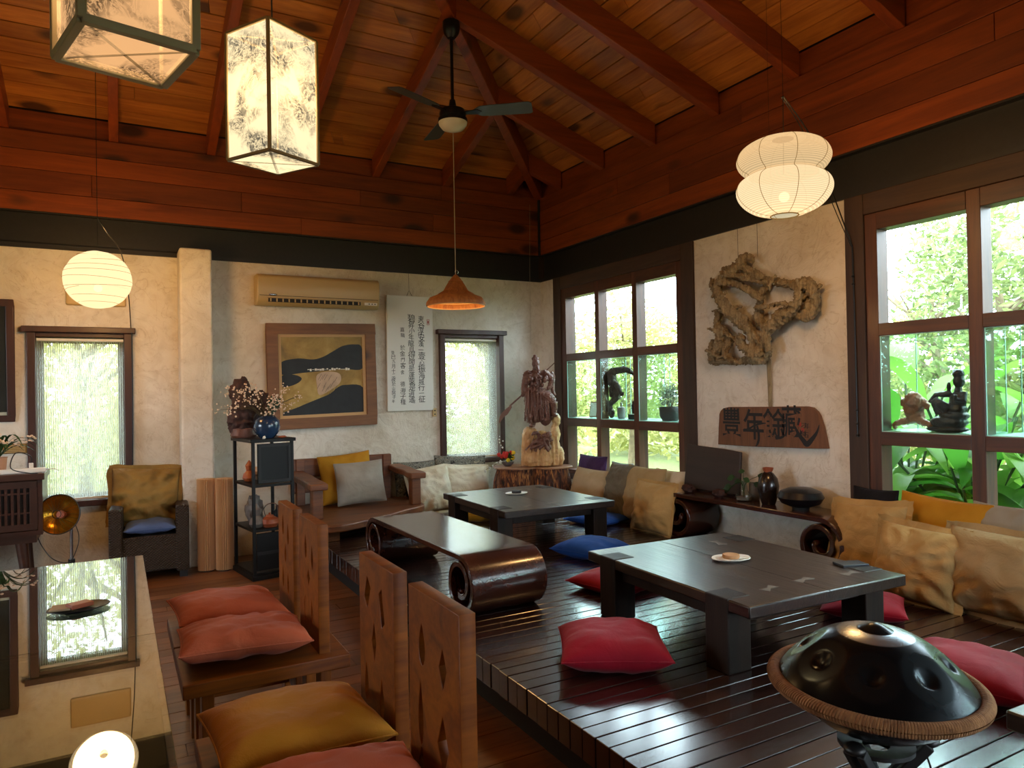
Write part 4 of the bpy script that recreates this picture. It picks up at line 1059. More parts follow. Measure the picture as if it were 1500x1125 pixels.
for q in range(4):
    a = .3+q*.35; p = Vector((.02, 0, .18)); dr = Vector((cos(a)*.7, .1, 1)).normalized(); L = .18; sd_ = Vector((0, 1, 0)).cross(dr).normalized()
    k.strip([p+dr*L*i/6+sd_*.028*sin(pi*i/6) for i in range(7)], [p+dr*L*i/6-sd_*.028*sin(pi*i/6) for i in range(7)], .001)
k.build('leaves', M['leafdark'], vs_)
rk = thing('viewing_stone', 'jagged red brown stone on a wooden stand behind the blue vase', 'stone', inC(.05, .36, vz))
k = MB(); k.ell((0, 0, .19), (.12, .075, .20), rough=.35, seed=2, freq=2.2, n=40, k=26); k.ell((-.02, 0, .36), (.085, .06, .15), rough=.4, seed=5, freq=3, n=30, k=20); k.ell((.13, .02, .27), (.11, .05, .13), rough=.4, seed=8, freq=3, n=30, k=20)
k.build('stone', M['rockbrown'], rk, remesh=.010, disp=.05, dscale=.04)
MB().lathe([(0, 0), (.085, 0), (.10, .02), (.09, .075), (.07, .085), (0, .085)], 28, S3(1.1, .8, 1)).build('wooden_stand', M['carved'], rk)
for lb, x in (('pale pebble at the front edge of the black cabinet top', .10), ('flat orange shard at the front of the black cabinet top, right of the pebble', .25)):
    k = MB(); k.ell((0, 0, .012), (.012, .012, .014) if x < .2 else (.035, .016, .010), rough=.3, seed=3); tag(k.build('pebble' if x < .2 else 'clay_shard', M['dish'] if x < .2 else M['terracotta'], loc=inC(x, .0, vz-.001)), lb, 'stone' if x < .2 else 'shard')

# ------------------------------------------------------------------ sideboard at the left edge and what stands on it
sb = thing('sideboard', 'dark red wooden sideboard with slatted door front on tapered legs, left edge', 'sideboard', (-.98, 6.73, 0))
BX = .49
MB().box(-BX, BX, -.22, .24, .885, .935).build('sideboard_top', M['sidewood'], sb, smooth=0, bevel=.005)
k = MB(); k.box(-BX+.02, BX-.02, .22, .235, .50, .885); k.build('back_panel', M['sidewood'], sb, smooth=0)
for s in (-1, 1): k = MB(); k.box(s*(BX-.032)-.015, s*(BX-.032)+.015, -.20, .22, .50, .885); k.build('side_panel', M['sidewood'], sb, smooth=0)
MB().box(-BX+.018, BX-.018, -.20, .22, .465, .50).build('bottom_panel', M['sidewood'], sb, smooth=0)
for s in (-1, 1):
    x0, x1 = (-BX+.05, -.005) if s < 0 else (.005, BX-.05); k = MB(); rect_frame(k, x0, x1, .505, .88, .05, -.205, -.185); dd = k.build('door', M['sidewood'], sb, smooth=0, bevel=.003)
    MB().box(x0+.02, x1-.02, -.18, -.172, .52, .865).build('dark_panel', M['darkslot'], dd, smooth=0)
    n = 8
    for i in range(n):
        q = MB(); xc = x0+.06+(x1-x0-.12)*(i+.5)/n; q.box(xc-.009, xc+.009, -.20, -.186, .55, .835); q.build('slat', M['sidewood'], dd, smooth=0)
    for zz in (.63, .78): q = MB(); q.box(x0+.05, x1-.05, -.198, -.188, zz, zz+.014); q.build('slat_rail', M['sidewood'], dd, smooth=0)
MB().box(-BX+.06, BX-.06, -.17, .19, .405, .465).build('apron', M['sidewood'], sb, smooth=0)
for sx in (-1, 1):
    for sy in (-.13, .15): k = MB(); k.tube([(sx*.33, sy, .41), (sx*.37, sy, .0)], [.042, .026], 12); k.build('leg', M['sidewood'], sb)
pw = thing('power_strip', 'white power strip with a plugged cable on the sideboard top', 'power strip', (-.62, 6.62, .935), radians(4))
MB().box(-.20, .13, -.025, .025, 0, .035).build('strip_body', M['white'], pw, smooth=0, bevel=.006)
MB().box(.02, .05, -.012, .012, .035, .075).build('plug', M['white'], pw, smooth=0, bevel=.004)
k = MB(); k.tube(smoothpoly([(.035, 0, .075), (.03, -.01, .13), (-.06, -.03, .16), (-.09, -.08, .05), (.02, -.16, .012), (.08, -.185, .008)], 6), .004, 6); k.build('plug_cable', M['wire'], pw)
k = MB(); k.tube(smoothpoly([(.13, 0, .015), (.18, .0, .02), (.21, .02, .006), (.20, .08, .006)], 5), .004, 6); k.build('white_cable', M['white'], pw)
pp = thing('potted_orchid', 'leafy plant with pale blossoms in a pink pot on the sideboard, left edge', 'plant', (-.80, 6.72, .935))
MB().lathe([(0, 0), (.045, 0), (.055, .12), (.06, .125), (.05, .125), (.045, .11), (0, .11)], 24).build('pot', plain('pink_clay', '#b98a6c', .6), pp)
r = random.Random(12); k = MB(); fl_ = MB()
for i in range(16):
    a = r.uniform(-1.6, 1.6) if i < 11 else r.uniform(0, 6.28); L = r.uniform(.18, .36); up = r.uniform(.12, .30); dr = Vector((cos(a), sin(a)*.6, 0)); sd_ = Vector((-sin(a), cos(a), 0))
    ctr = [dr*L*q+Vector((0, 0, .12+up*2.2*q-up*1.9*q*q)) for q in [j/8 for j in range(9)]]; wd = [.011*sin(pi*(.08+.9*j/8)) for j in range(9)]
    k.strip([c+sd_*w_ for c, w_ in zip(ctr, wd)], [c-sd_*w_ for c, w_ in zip(ctr, wd)], .0012)
    if i % 2 == 0:
        for q in range(4): fl_.ell(ctr[6]+Vector((r.gauss(0, .02), r.gauss(0, .02), .02+r.gauss(0, .015))), (.012, .012, .007), n=6, k=4)
k.build('leaves', M['leafdark'], pp, smooth=60); fl_.build('blossoms', M['petal'], pp)
# wall vent and framed picture above the sideboard
v_ = thing('wall_vent', 'small beige slotted wall vent beside the left window', 'vent', (-.735, YB-.001, 1.10)); k = MB(); k.box(-.085, .085, -.015, 0, -.04, .04); k.build('plate', M['tan'], v_, smooth=0, bevel=.003)
for i in range(5): q = MB(); q.box(-.07, .07, -.019, -.015, -.03+.013*i, -.024+.013*i); q.build('slat', M['ivory'], v_, smooth=0)
fp = thing('framed_picture', 'tall dark framed glazed picture on the back wall at the left edge', 'picture', (-1.06, YB-.03, 1.82), rot=(radians(3), 0, 0))
k = MB(); rect_frame(k, -.33, .33, -.50, .50, .055, -.015, .02); k.build('frame', M['trim_red'], fp, smooth=0, bevel=.005)
MB().box(-.28, .28, .008, .014, -.45, .45).build('dark_mount', M['darkslot'], fp, smooth=0); MB().box(-.15, .15, .003, .0078, -.34, .34).build('print', M['gold'], fp, smooth=0)
k = MB(); rect_frame(k, -.155, .155, -.345, .345, .012, .0, .007); k.build('inner_fillet', M['gold'], fp, smooth=0)
MB().box(-.277, .277, -.004, -.001, -.447, .447).build('glazing', M['glass'], fp, smooth=0)

# ------------------------------------------------------------------ reflector heater on a stand
ht = thing('reflector_heater', 'round amber reflector heater with wire guard on a black stand before the left window', 'heater', (-.325, 6.60, 0))
MB().lathe([(0, 0), (.14, 0), (.135, .02), (.03, .035), (0, .035)], 32).build('stand_base', M['blackplastic'], ht)
k = MB(); k.tube([(0, 0, .03), (0, 0, .22)], .017, 12); k.tube([(0, 0, .20), (0, 0, .24)], .024, 12); k.build('lower_pole', M['blackplastic'], ht)
k = MB(); k.tube([(0, 0, .22), (0, 0, .56)], .011, 12); k.build('upper_pole', M['chrome'], ht)
hm = T(-.075, -.05, .605) @ RZ(radians(-18)) @ RX(radians(80))
k = MB(); k.lathe([(.02, -.075), (.09, -.055), (.135, -.02), (.15, .012), (.147, .014), (.13, -.016), (.088, -.05), (.02, -.070)], 40, hm, cap=False); k.build('reflector', M['copper'], ht)
k = MB(); k.lathe([(0, -.02), (.028, -.02), (.032, .01), (.028, .03), (0, .03)], 20, hm @ T(0, 0, -.045)); k.build('ceramic_element', M['terracotta'], ht)
k = MB()
for rr, zz in ((.152, .014), (.03, .05)): k.tube([hm @ Vector((rr*cos(a), rr*sin(a), zz)) for a in [2*pi*i/40 for i in range(41)]], .004 if rr > .1 else .003, 6, cap=False)
for i in range(22): a = 2*pi*i/22; k.tube([hm @ Vector((q*cos(a), q*sin(a), z_)) for q, z_ in ((.15, .014), (.12, .036), (.08, .047), (.03, .05))], .0011, 4)
k.build('wire_guard', M['metalblack'], ht)
k = MB(); k.tube([hm @ Vector((0, 0, -.15)), hm @ Vector((0, 0, -.07))], [.03, .042], 16); k.tube([(0, 0, .54), (.0, .01, .60), hm @ Vector((0, 0, -.12))], .014, 10); k.build('motor_housing', M['blackplastic'], ht)
k = MB(); k.tube(smoothpoly([(0, .02, .58), (.05, .01, .42), (.03, 0, .30), (-.02, -.02, .22), (-.12, -.03, .26), (-.20, .05, .36), (-.24, .1, .46)], 6), .0035, 6); k.build('heater_cable', M['wire'], ht)
# ------------------------------------------------------------------ burl stump stand, statue, flower bowl
sp = thing('stump_stand', 'double lobed burl stump stand with rough bark in the room corner', 'stand', (3.80, 6.42, ZP))
HS = .425; ang = radians(-29)
def two_lobe(rr, seed, amp, n=72):
    P = []
    for i in range(n):
        a = 2*pi*i/n; d = Vector((cos(a), sin(a)))
        q = max(sqrt(max(0, .23**2-(d.y*.19)**2))+d.x*.19 if 1 else 0, sqrt(max(0, .24**2-(d.y*.19)**2))-d.x*.19)
        q = q*rr+amp*noise.noise(Vector((d.x*3, d.y*3, seed))); P.append((d.x*q*cos(ang)-d.y*q*sin(ang), d.x*q*sin(ang)+d.y*q*cos(ang)))
    return P
k = MB(); zs = [0, .06, .13, .2, .27, .34, HS-.012]; vs = []; n = 144
for z in zs: vs += [(x, y, z) for x, y in two_lobe(.90+.06*sin(z*9), z*3, .035, n)]
k.add(vs, [(i*n+j, i*n+(j+1) % n, (i+1)*n+(j+1) % n, (i+1)*n+j) for i in range(len(zs)-1) for j in range(n)]+[tuple(range(n-1, -1, -1)), tuple((len(zs)-1)*n+j for j in range(n))])
k.build('bark_body', M['burl'], sp, smooth=70)
k = MB(); k.prism(two_lobe(.97, 9, .02), HS-.012, HS+.004); k.build('top_slab', M['stumptop'], sp, smooth=40, bevel=.004)
zt = ZP+HS+.004
def ST(zx, zy, d=0): return Vector(((zx-391)*.001333, d, (937-zy)*.001333))
sx0 = ond(793, 685, 7.45)
bs = thing('carved_base', 'pale carved wooden rock base with a twisted dark dragon knot on the burl stump', 'carving', (sx0.x, sx0.y, zt), radians(-29))
k = MB()
for (zx, zy, rx, rz, d, ry) in ((295, 690, 48, 62, .0, .07), (340, 690, 30, 50, -.01, .06), (300, 800, 52, 90, .02, .08), (320, 885, 68, 62, -.05, .07), (425, 890, 58, 58, -.05, .07), (505, 690, 40, 90, .03, .07), (500, 830, 42, 120, .0, .07), (540, 870, 34, 75, .02, .06), (515, 580, 34, 50, .02, .06), (400, 780, 90, 120, .05, .07), (400, 900, 130, 40, .01, .10)):
    c = ST(zx, zy, d); k.ell((c.x, c.y, max(c.z, rz*.00133*.98)), (rx*.001333, ry, rz*.001333), rough=.12, seed=zx)
for i in range(14):
    a = ST(255+20*i, 640, .06); b_ = ST(255+20*i+(i % 3-1)*12, 930, .05); a.y = b_.y = (-.10 if i % 2 else -.085) if 3 < i < 11 else -.05
    k.tube(smoothpoly([b_, (a+b_)/2*1.0+Vector((0, -.012*(i % 3), 0)), Vector((a.x, a.y+.04, a.z*(.45 if 3 < i < 11 else .85)))], 5), [.020-.0008*j for j in range(11)], 7)
k.build('rock', M['carvedlight'], bs, remesh=.006, disp=.022, dscale=.035)
k = MB(); r = random.Random(3)
for i in range(7):
    p = [ST(400+r.uniform(-90, 70), 740+r.uniform(-80, 70), -.125+r.uniform(-.03, .03)) for _ in range(5)]; k.tube(smoothpoly(p, 6), [.012+.008*sin(j*.7) for j in range(25)], 8)
k.tube(smoothpoly([ST(265, 805, -.13), ST(330, 740, -.14), ST(400, 690, -.15), ST(460, 670, -.13)], 6), .008, 8); k.ell(ST(445, 690, -.14), (.035, .03, .03), rough=.4, seed=2, freq=6)
k.build('dragon_knot', M['carved'], bs, remesh=.005, disp=.008, dscale=.012)
stt = thing('warrior_statue', 'carved brown wooden warrior statue in long robe holding a polearm diagonally, on the pale base', 'statue', (sx0.x, sx0.y, zt+.415), radians(-29))
def SF(zx, zy, d=0): v = ST(zx, zy, d); v.z -= .40; return v
u_ = .001333
k = MB()
k.ell(SF(362, 146, -.025), (.041, .043, .050)); k.ell(SF(358, 108, -.01), (.038, .040, .026)); k.ell(SF(356, 88, 0), (.017, .019, .020)); k.ell(SF(372, 165, -.055), (.010, .012, .010))
k.tube([SF(372, 172, -.05), SF(378, 200, -.07), SF(380, 222, -.075)], [.024, .018, .006], 10)
k.tube([SF(362, 170, -.01), SF(360, 205, 0)], [.03, .035], 10)
k.ell(SF(360, 262, 0), (.088, .062, .095)); k.ell(SF(360, 310, -.01), (.072, .058, .06))
k.ell(SF(302, 222, 0), (.045, .045, .034)); k.ell(SF(425, 222, 0), (.045, .045, .034))
k.tube([SF(300, 220, 0), SF(280, 280, -.01), SF(264, 340, -.03), SF(258, 385, -.05)], [.044, .040, .032, .020], 12); k.ell(SF(256, 388, -.055), (.022, .022, .024))
k.tube([SF(428, 220, 0), SF(478, 262, 0), SF(484, 290, -.01), SF(465, 332, -.03)], [.042, .040, .034, .024], 12); k.ell(SF(458, 336, -.04), (.022, .022, .022))
k.ell(SF(355, 345, 0), (.085, .068, .028))
k.tube([SF(350, 340, 0), SF(345, 430, 0), SF(345, 520, .01), SF(350, 600, .02)], [.080, .098, .10, .088], 20)
k.tube([SF(400, 380, -.02), SF(455, 415, -.05), SF(490, 450, -.05)], [.065, .06, .05], 14); k.tube([SF(490, 445, -.05), SF(492, 500, -.03), SF(490, 560, -.01)], [.048, .042, .034], 12); k.ell(SF(500, 548, -.04), (.035, .06, .022))
k.tube([SF(330, 560, -.02), SF(325, 625, -.03)], [.04, .034], 12); k.ell(SF(322, 628, -.06), (.032, .06, .02)); k.ell(SF(430, 560, .02), (.07, .05, .10))
k.tube(smoothpoly([SF(285, 380, .0), SF(282, 440, .03), SF(300, 500, .0), SF(295, 560, -.02)], 4), [.022]*5+[.028]*5+[.02]*3, 8)
k.tube(smoothpoly([SF(480, 215, .02), SF(500, 250, .03), SF(488, 330, .03), SF(505, 400, .02)], 4), .02, 8)
r = random.Random(4)
for i in range(46):   # armour plates, belts and cloth ends
    zx, zy = r.uniform(275, 450), r.uniform(235, 600); w_ = 95-abs(zx-360)*.4
    k.ell(SF(zx, zy, -.045-.055*max(0, 1-((zx-360)/100)**2)), (r.uniform(.008, .02), .016, r.uniform(.012, .035)), n=10, k=8)
for j in range(9): k.tube(smoothpoly([SF(285+20*j, 400, -.08), SF(275+22*j, 500, -.10), SF(268+24*j+8*(j % 2), 590, -.075)], 4), .011, 7)
for zx, zy in ((300, 215), (428, 215)): k.tube([SF(zx-35, zy+22, -.03), SF(zx, zy-12, -.055), SF(zx+35, zy+22, -.03)], .016, 8)
k.build('figure', M['carved'], stt, remesh=.005, disp=.016, dscale=.012)
k = MB()
for i in range(5):
    a0, b0 = SF(300+22*i, 330, -.075), SF(290+27*i, 470+20*(i % 2), -.105); k.tube(smoothpoly([a0, (a0+b0)/2+Vector((0, -.015, -.01)), b0], 4), .007, 6)
rect = [SF(345, 400, -.10), SF(410, 400, -.10), SF(410, 480, -.112), SF(380, 500, -.115), SF(345, 480, -.112), SF(345, 400, -.10)]
k.tube(rect, .005, 6); k.tube(smoothpoly([SF(300, 350, -.06), SF(340, 372, -.095), SF(400, 372, -.09), SF(430, 340, -.05)], 5), .008, 6)
k.build('robe_folds', M['carved'], stt)
k = MB(); k.tube([SF(520, 133, .10), SF(440, 205, .075), SF(245, 393, -.05), SF(150, 475, -.085)], [.004, .006, .008, .009], 8); pol = k.build('polearm', M['carved'], stt)
k = MB(); L = [SF(160, 465, -.085), SF(110, 505, -.09), SF(75, 545, -.09), SF(62, 600, -.09)]; Rr = [SF(170, 480, -.085), SF(135, 535, -.09), SF(108, 555, -.09), SF(70, 605, -.09)]; k.strip(smoothpoly(L, 4), smoothpoly(Rr, 4), .014); k.build('blade', M['carved'], pol, bevel=.003)
fb = ond(744, 690, 7.50)
fv = thing('flower_bowl', 'small bowl of red and yellow flowers with a long white twig on the burl stump', 'flowers', (fb.x, fb.y, zt))
MB().lathe([(0, 0), (.03, 0), (.06, .025), (.068, .045), (.063, .045), (.05, .02), (0, .012)], 28).build('bowl', M['bottle'], fv)
k = MB(); r = random.Random(2)
for i in range(9): k.ell((-.02+r.gauss(0, .022), r.gauss(0, .02), .13+r.gauss(0, .022)), .022, rough=.4, seed=i, n=10, k=7)
k.build('red_blooms', M['petalred'], fv); k = MB()
for (x, z) in ((-.01, .065), (.045, .085), (.05, .14)): k.ell((x, -.03, z), .022, rough=.4, seed=int(z*99), n=10, k=7)
k.build('yellow_blooms', M['petalyel'], fv); k = MB(); leafcloud(40, [(.02, 0, .10, .05, .05, .05)], .03, 3).build('leaves', M['leafdark'], fv, smooth=0)
k = MB(); q = MB(); tw = smoothpoly([(0, 0, .05), (-.10, -.02, .05), (-.2, -.05, .0+.02), (-.30, -.08, -.01)], 5); k.tube(tw, .0022, 5); tw2 = smoothpoly([(0, 0, .06), (-.06, 0, .20), (-.10, 0, .30)], 5); k.tube(tw2, .002, 5)
for i, p in enumerate(tw[4:]+tw2[5:]): q.ell(p+Vector((r.gauss(0, .012), 0, r.gauss(0, .012))), r.uniform(.005, .011), n=7, k=5)
k.build('twigs', M['stem'], fv); q.build('white_buds', M['dish'], fv)

# ------------------------------------------------------------------ air conditioner, painting, calligraphy on the back wall
a0 = ony(376, 403, 6.93); a1 = ony(556, 456, 6.93); aw = a1.x-a0.x
ac = thing('air_conditioner', 'long ivory wall mounted air conditioner above the framed painting', 'air conditioner', ((a0.x+a1.x)/2, YB-.001, 2.345))
hh = .295
prof = [(0, .01), (-.12, 0), (-.165, .03), (-.185, .085), (-.19, .20), (-.18, .27), (-.15, hh), (0, hh)]
k = MB(); k.add([(x, y, z) for x in (-aw/2, aw/2) for y, z in prof], [tuple(range(7, -1, -1)), tuple(range(8, 16))]+[(i, (i+1) % 8, 8+(i+1) % 8, 8+i) for i in range(8)]); k.build('casing', M['ivory'], ac, smooth=40, bevel=.012, seg=3)
k = MB(); k.box(-aw/2+.10, aw/2-.20, -.186, -.168, .032, .066, RX(0)); k.build('outlet_slot', M['darkslot'], ac, smooth=0)
for i in range(16):
    x = -aw/2+.12+(aw-.34)*i/15; q = MB(); q.box(x-.006, x+.006, -.189, -.175, .034, .064); q.build('louver_blade', M['ivory'], ac, smooth=0)
MB().box(-aw/2+.09, aw/2-.19, -.193, -.180, .068, .080).build('louver_flap', M['ivory'], ac, smooth=0, bevel=.003)
k = MB(); k.box(-aw/2+.02, aw/2-.02, -.1925, -.188, .088, .092); k.build('panel_seam', M['darkslot'], ac, smooth=0)
k = MB(); k.ell((-aw/2+.14, -.188, .100), (.04, .005, .009)); k.build('oval_badge', M['chrome'], ac)
MB().box(aw/2-.16, aw/2-.03, -.192, -.176, .035, .062).build('display_panel', M['white'], ac, smooth=0, bevel=.003)
for i in range(3): q = MB(); q.box(aw/2-.12+.03*i, aw/2-.108+.03*i, -.194, -.190, .044, .053); q.build('indicator', M['darkslot'], ac, smooth=0)

p0, p1 = ony(389, 472.5, 7.04), ony(552, 627, 7.04); pw_, ph_ = p1.x-p0.x-.01, 1.025
pa = thing('framed_painting', 'landscape painting of dark hills on gold in a knotty wooden frame, under the air conditioner', 'painting', ((p0.x+p1.x)/2+.005, YB-.045, 1.685), rot=(radians(2.2), radians(-1.2), 0))
k = MB(); rect_frame(k, -pw_/2, pw_/2, -ph_/2, ph_/2, .105, -.025, .025); k.build('frame', wood('knotty_frame_wood', '#6b4023', '#98663a', 'X', .55, 0, .8, 4, .8, .15), pa, smooth=0, bevel=.004)
k = MB(); rect_frame(k, -pw_/2+.103, pw_/2-.103, -ph_/2+.103, ph_/2-.103, .03, -.01, .02); k.build('inner_fillet', M['paleedge'], pa, smooth=0)
cw, ch = pw_/2-.13, ph_/2-.13
cv = MB().box(-cw, cw, .004, .012, -ch, ch).build('canvas', M['gold'], pa, smooth=0)
hill = plain('dark_hill_paint', '#1d2023', .6, var=.5, bs=9); mist = plain('pale_glow_paint', '#c9a98a', .6, var=.2, bs=12); lightp = plain('pale_brush_paint', '#ddd6c4', .6)
def pnt(name, pts, mt, d): 
    k = MB(); P = smoothpoly([(x*cw, z*ch, 0) for x, z in pts], 5, True); k.prism([(p.x, p.y) for p in P], 0, .001, Matrix(((1, 0, 0, 0), (0, 0, -1, d), (0, 1, 0, 0), (0, 0, 0, 1)))); k.build(name, mt, cv, smooth=0)
pnt('far_hill', [(-.985, .36), (-.6, .45), (-.25, .42), (.0, .48), (.25, .62), (.5, .76), (.8, .80), (.98, .72), (.985, .16), (.5, .16), (0, .12), (-.5, .08), (-.98, .05)], hill, .004)
pnt('shore_hill', [(-.98, .02), (-.7, .04), (-.52, -.06), (-.66, -.2), (-.98, -.26)], hill, .004)
pnt('near_hill', [(-.985, -.985), (-.6, -.78), (-.2, -.62), (.15, -.48), (.35, -.32), (.55, -.26), (.985, -.34), (.985, -.985)], hill, .004)
pnt('glow', [(-.15, .02), (.1, .1), (.4, .04), (.42, -.18), (.2, -.36), (-.1, -.5), (-.16, -.25)], mist, .0038)
k = MB(); r = random.Random(6)
for i in range(18): x = -.35+1.05*i/18; k.box(x*cw-.012, x*cw+.012*r.uniform(.2, 1), .002, .003, (.14+r.uniform(-.02, .02))*ch, (.165+r.uniform(-.02, .03))*ch)
k.build('village_dabs', lightp, cv, smooth=0)
k = MB()
for i in range(16): x = -.1+.45*r.random(); z = -.35+.45*r.random()*(1-abs(x-.1)); k.bar((x*cw, .002, z*ch), ((x-.08)*cw, .002, (z-.14)*ch), .005, .002)
k.build('brush_strokes', hill, cv, smooth=0)

q0, q1 = ony(565.5, 432, 7.06), ony(635.5, 600.5, 7.06); qw, qh = q1.x-q0.x, q0.z-q1.z
cp = thing('calligraphy_panel', 'tall white panel of brushed black calligraphy hanging on the back wall', 'calligraphy', ((q0.x+q1.x)/2, YB-.028, (q0.z+q1.z)/2), rot=(radians(1.2), 0, 0))
MB().box(-qw/2, qw/2, -.016, .016, -qh/2, qh/2).build('panel', M['whiteboard'], cp, smooth=0, bevel=.003)
XZ = Matrix(((1, 0, 0, 0), (0, 0, -1, 0), (0, 1, 0, 0), (0, 0, 0, 1)))
def column(body, x, z0, step, size, seed, mat='ink', nm='script_column'):
    r = random.Random(seed); k = MB(); z = z0
    for ch_ in body:
        if ch_ != ' ':
            s_ = size*r.uniform(.8, 1.2); me = text_mesh('glyph', ch_, s_, .0006); sh = Matrix(((r.uniform(.85, 1.05), r.uniform(-.12, .12), 0, 0), (r.uniform(-.15, .15), 1, 0, 0), (0, 0, 1, 0), (0, 0, 0, 1)))
            addmesh(k, me, T(x+r.uniform(-.006, .006), -.0168, z) @ XZ @ sh @ T(-0, 0, 0)); bpy.data.meshes.remove(me)
        z -= step*r.uniform(.92, 1.08)
    if k.v: k.build(nm, M[mat], cp, smooth=0)
column('東谷淳安漢一壹心振海城行一征', qw/2-.135, qh/2-.24, .066, .078, 1)
column('碧昇小年龍自得閒是蓬萊是逍遙', qw/2-.245, qh/2-.24, .066, .074, 2)
column('嘉陽 於金門客舍 德海子樣', qw/2-.345, qh/2-.36, .063, .058, 3)
column('癸巳九月十二夜於山房子', qw/2-.435, qh/2-.70, .040, .046, 4) if 0 else column('癸巳九月十二夜於山房子年', qw/2-.445, qh/2-.60, .047, .046, 4)
k = MB(); rect_frame(k, qw/2-.068, qw/2-.040, qh/2-.30, qh/2-.24, .004, -.0172, -.016); k.box(qw/2-.06, qw/2-.048, -.0172, -.016, qh/2-.285, qh/2-.255); k.build('red_seal', M['seal'], cp, smooth=0)
k = MB(); k.tube([(-.03, 0, qh/2), (0, .01, qh/2+.06), (.03, 0, qh/2)], .0025, 5); k.tube([(0, .01, qh/2+.06), (0, .02, ZB0-(q0.z+q1.z)/2)], .0018, 5); k.build('hanging_wire', M['wire'], cp)
s0 = ony(637, 604, 7.08); sw = thing('wall_socket', 'small ivory wall socket below the right corner of the calligraphy panel', 'socket', (s0.x, YB-.001, s0.z)); MB().box(-.022, .022, -.02, 0, -.045, .045).build('plate', M['ivory'], sw, smooth=0, bevel=.003)
for z in (-.02, .018): q = MB(); q.box(-.008, .008, -.022, -.019, z-.006, z+.006); q.build('slot', M['darkslot'], sw, smooth=0)
s1 = ony(140, 427, 7.08); wp = thing('wall_cover_plate', 'pale rounded square cover plate on the wall behind the round paper lamp', 'cover plate', (s1.x+.005, YB-.001, s1.z)); MB().box(-.225, .225, -.03, 0, -.125, .125).build('cover', M['ivory'], wp, smooth=0, bevel=.02, seg=3)

# ------------------------------------------------------------------ driftwood sculpture and carved sign on the plaster between the windows
def DR(zx, zy, d): return onx(1030+zx/4.689, 360+zy/4.689, XR-d)
rscale = 5.1/FPX/4.689
dc = DR(270, 450, .0); dw = thing('driftwood_sculpture', 'big gnarled driftwood root hanging on the plaster wall between the two large windows', 'sculpture', dc)
k = MB()
def limb(pts, dd=.07, seed=0):
    P = [DR(x, y, dd+.05*noise.noise(Vector((x*.01, y*.01, seed))))-dc for x, y, _ in pts]; R_ = [q*rscale for _, _, q in pts]
    S_ = smoothpoly([(*p,) for p in P], 5); RR = smoothpoly([(q, 0, 0) for q in R_], 5); k.tube(S_, [max(.004, q.x*1.08) for q in RR], 10, jit=.3, seed=seed)
limb([(285, 70, 22), (255, 130, 26), (175, 185, 26), (110, 250, 30), (95, 310, 28), (130, 390, 38), (200, 470, 44), (280, 540, 40), (360, 620, 30), (420, 690, 28), (440, 735, 26), (400, 785, 30), (335, 770, 26)], .11, 1)
limb([(110, 250, 26), (200, 255, 22), (290, 290, 26), (360, 340, 22), (412, 375, 16)], .10, 2)
limb([(255, 130, 26), (330, 180, 30), (400, 230, 32), (470, 245, 26), (560, 258, 24), (640, 270, 32), (715, 262, 42), (762, 340, 30), (772, 420, 26), (725, 482, 30), (655, 492, 22)], .08, 3)
limb([(640, 270, 26), (655, 350, 24), (630, 430, 28), (565, 480, 42), (480, 540, 42), (430, 590, 32), (440, 680, 20), (452, 730, 22)], .12, 4)
limb([(350, 425, 12), (440, 415, 11), (520, 395, 11), (580, 400, 15), (630, 400, 18)], .13, 5)
limb([(440, 270, 22), (400, 330, 20), (390, 400, 22), (385, 480, 36), (400, 540, 26)], .06, 6)
limb([(120, 440, 30), (95, 540, 26), (130, 600, 46), (110, 700, 42), (70, 760, 30), (60, 795, 22)], .06, 7)
limb([(70, 645, 20), (52, 720, 20), (60, 790, 24), (150, 795, 22), (230, 800, 20), (300, 785, 26), (360, 792, 28)], .05, 8)
limb([(270, 620, 30), (248, 670, 26), (310, 720, 30), (370, 765, 30)], .12, 9)
limb([(130, 600, 28), (185, 640, 22), (150, 730, 24), (210, 795, 22)], .07, 10)
limb([(300, 560, 18), (330, 640, 20), (350, 700, 22), (400, 745, 24)], .13, 11)
limb([(180, 200, 20), (260, 215, 16), (330, 235, 18), (400, 235, 22)], .12, 12)
limb([(65, 225, 16), (60, 280, 18), (110, 310, 24)], .05, 13)
limb([(330, 180, 14), (370, 190, 12), (420, 215, 14)], .12, 14)
limb([(250, 75, 14), (300, 68, 14), (340, 90, 13), (330, 120, 14)], .09, 15)
limb([(130, 160, 14), (180, 150, 14), (230, 140, 16)], .08, 16)
limb([(480, 500, 30), (560, 440, 26), (610, 420, 24)], .07, 17)
r = random.Random(17)
for i in range(16):
    x, y = [(200, 190), (330, 210), (560, 470), (110, 330), (160, 430), (350, 600), (120, 600), (90, 740), (300, 700), (650, 300), (740, 320), (430, 560), (260, 520), (400, 720), (250, 100), (480, 250)][i]; a = r.uniform(0, 6.28); L = r.uniform(50, 100)
    limb([(x-L*cos(a), y-L*sin(a), r.uniform(7, 12)), (x+r.uniform(-20, 20), y+r.uniform(-20, 20), r.uniform(10, 16)), (x+L*cos(a), y+L*sin(a), r.uniform(6, 12))], r.uniform(.08, .14), 30+i)
limb([(690, 330, 30), (740, 400, 34), (720, 460, 34), (680, 470, 26)], .05, 60)
k.build('root', M['driftwood'], dw, remesh=.007, disp=.045, dscale=.018)
k = MB()
for zx in (240, 375):
    p = DR(zx, 75, .04)-dc; k.tube([p, Vector((-.03, p.y+.01, ZB0+.0-dc.z))], .0015, 5)
k.build('hanging_wire', M['wire'], dw)
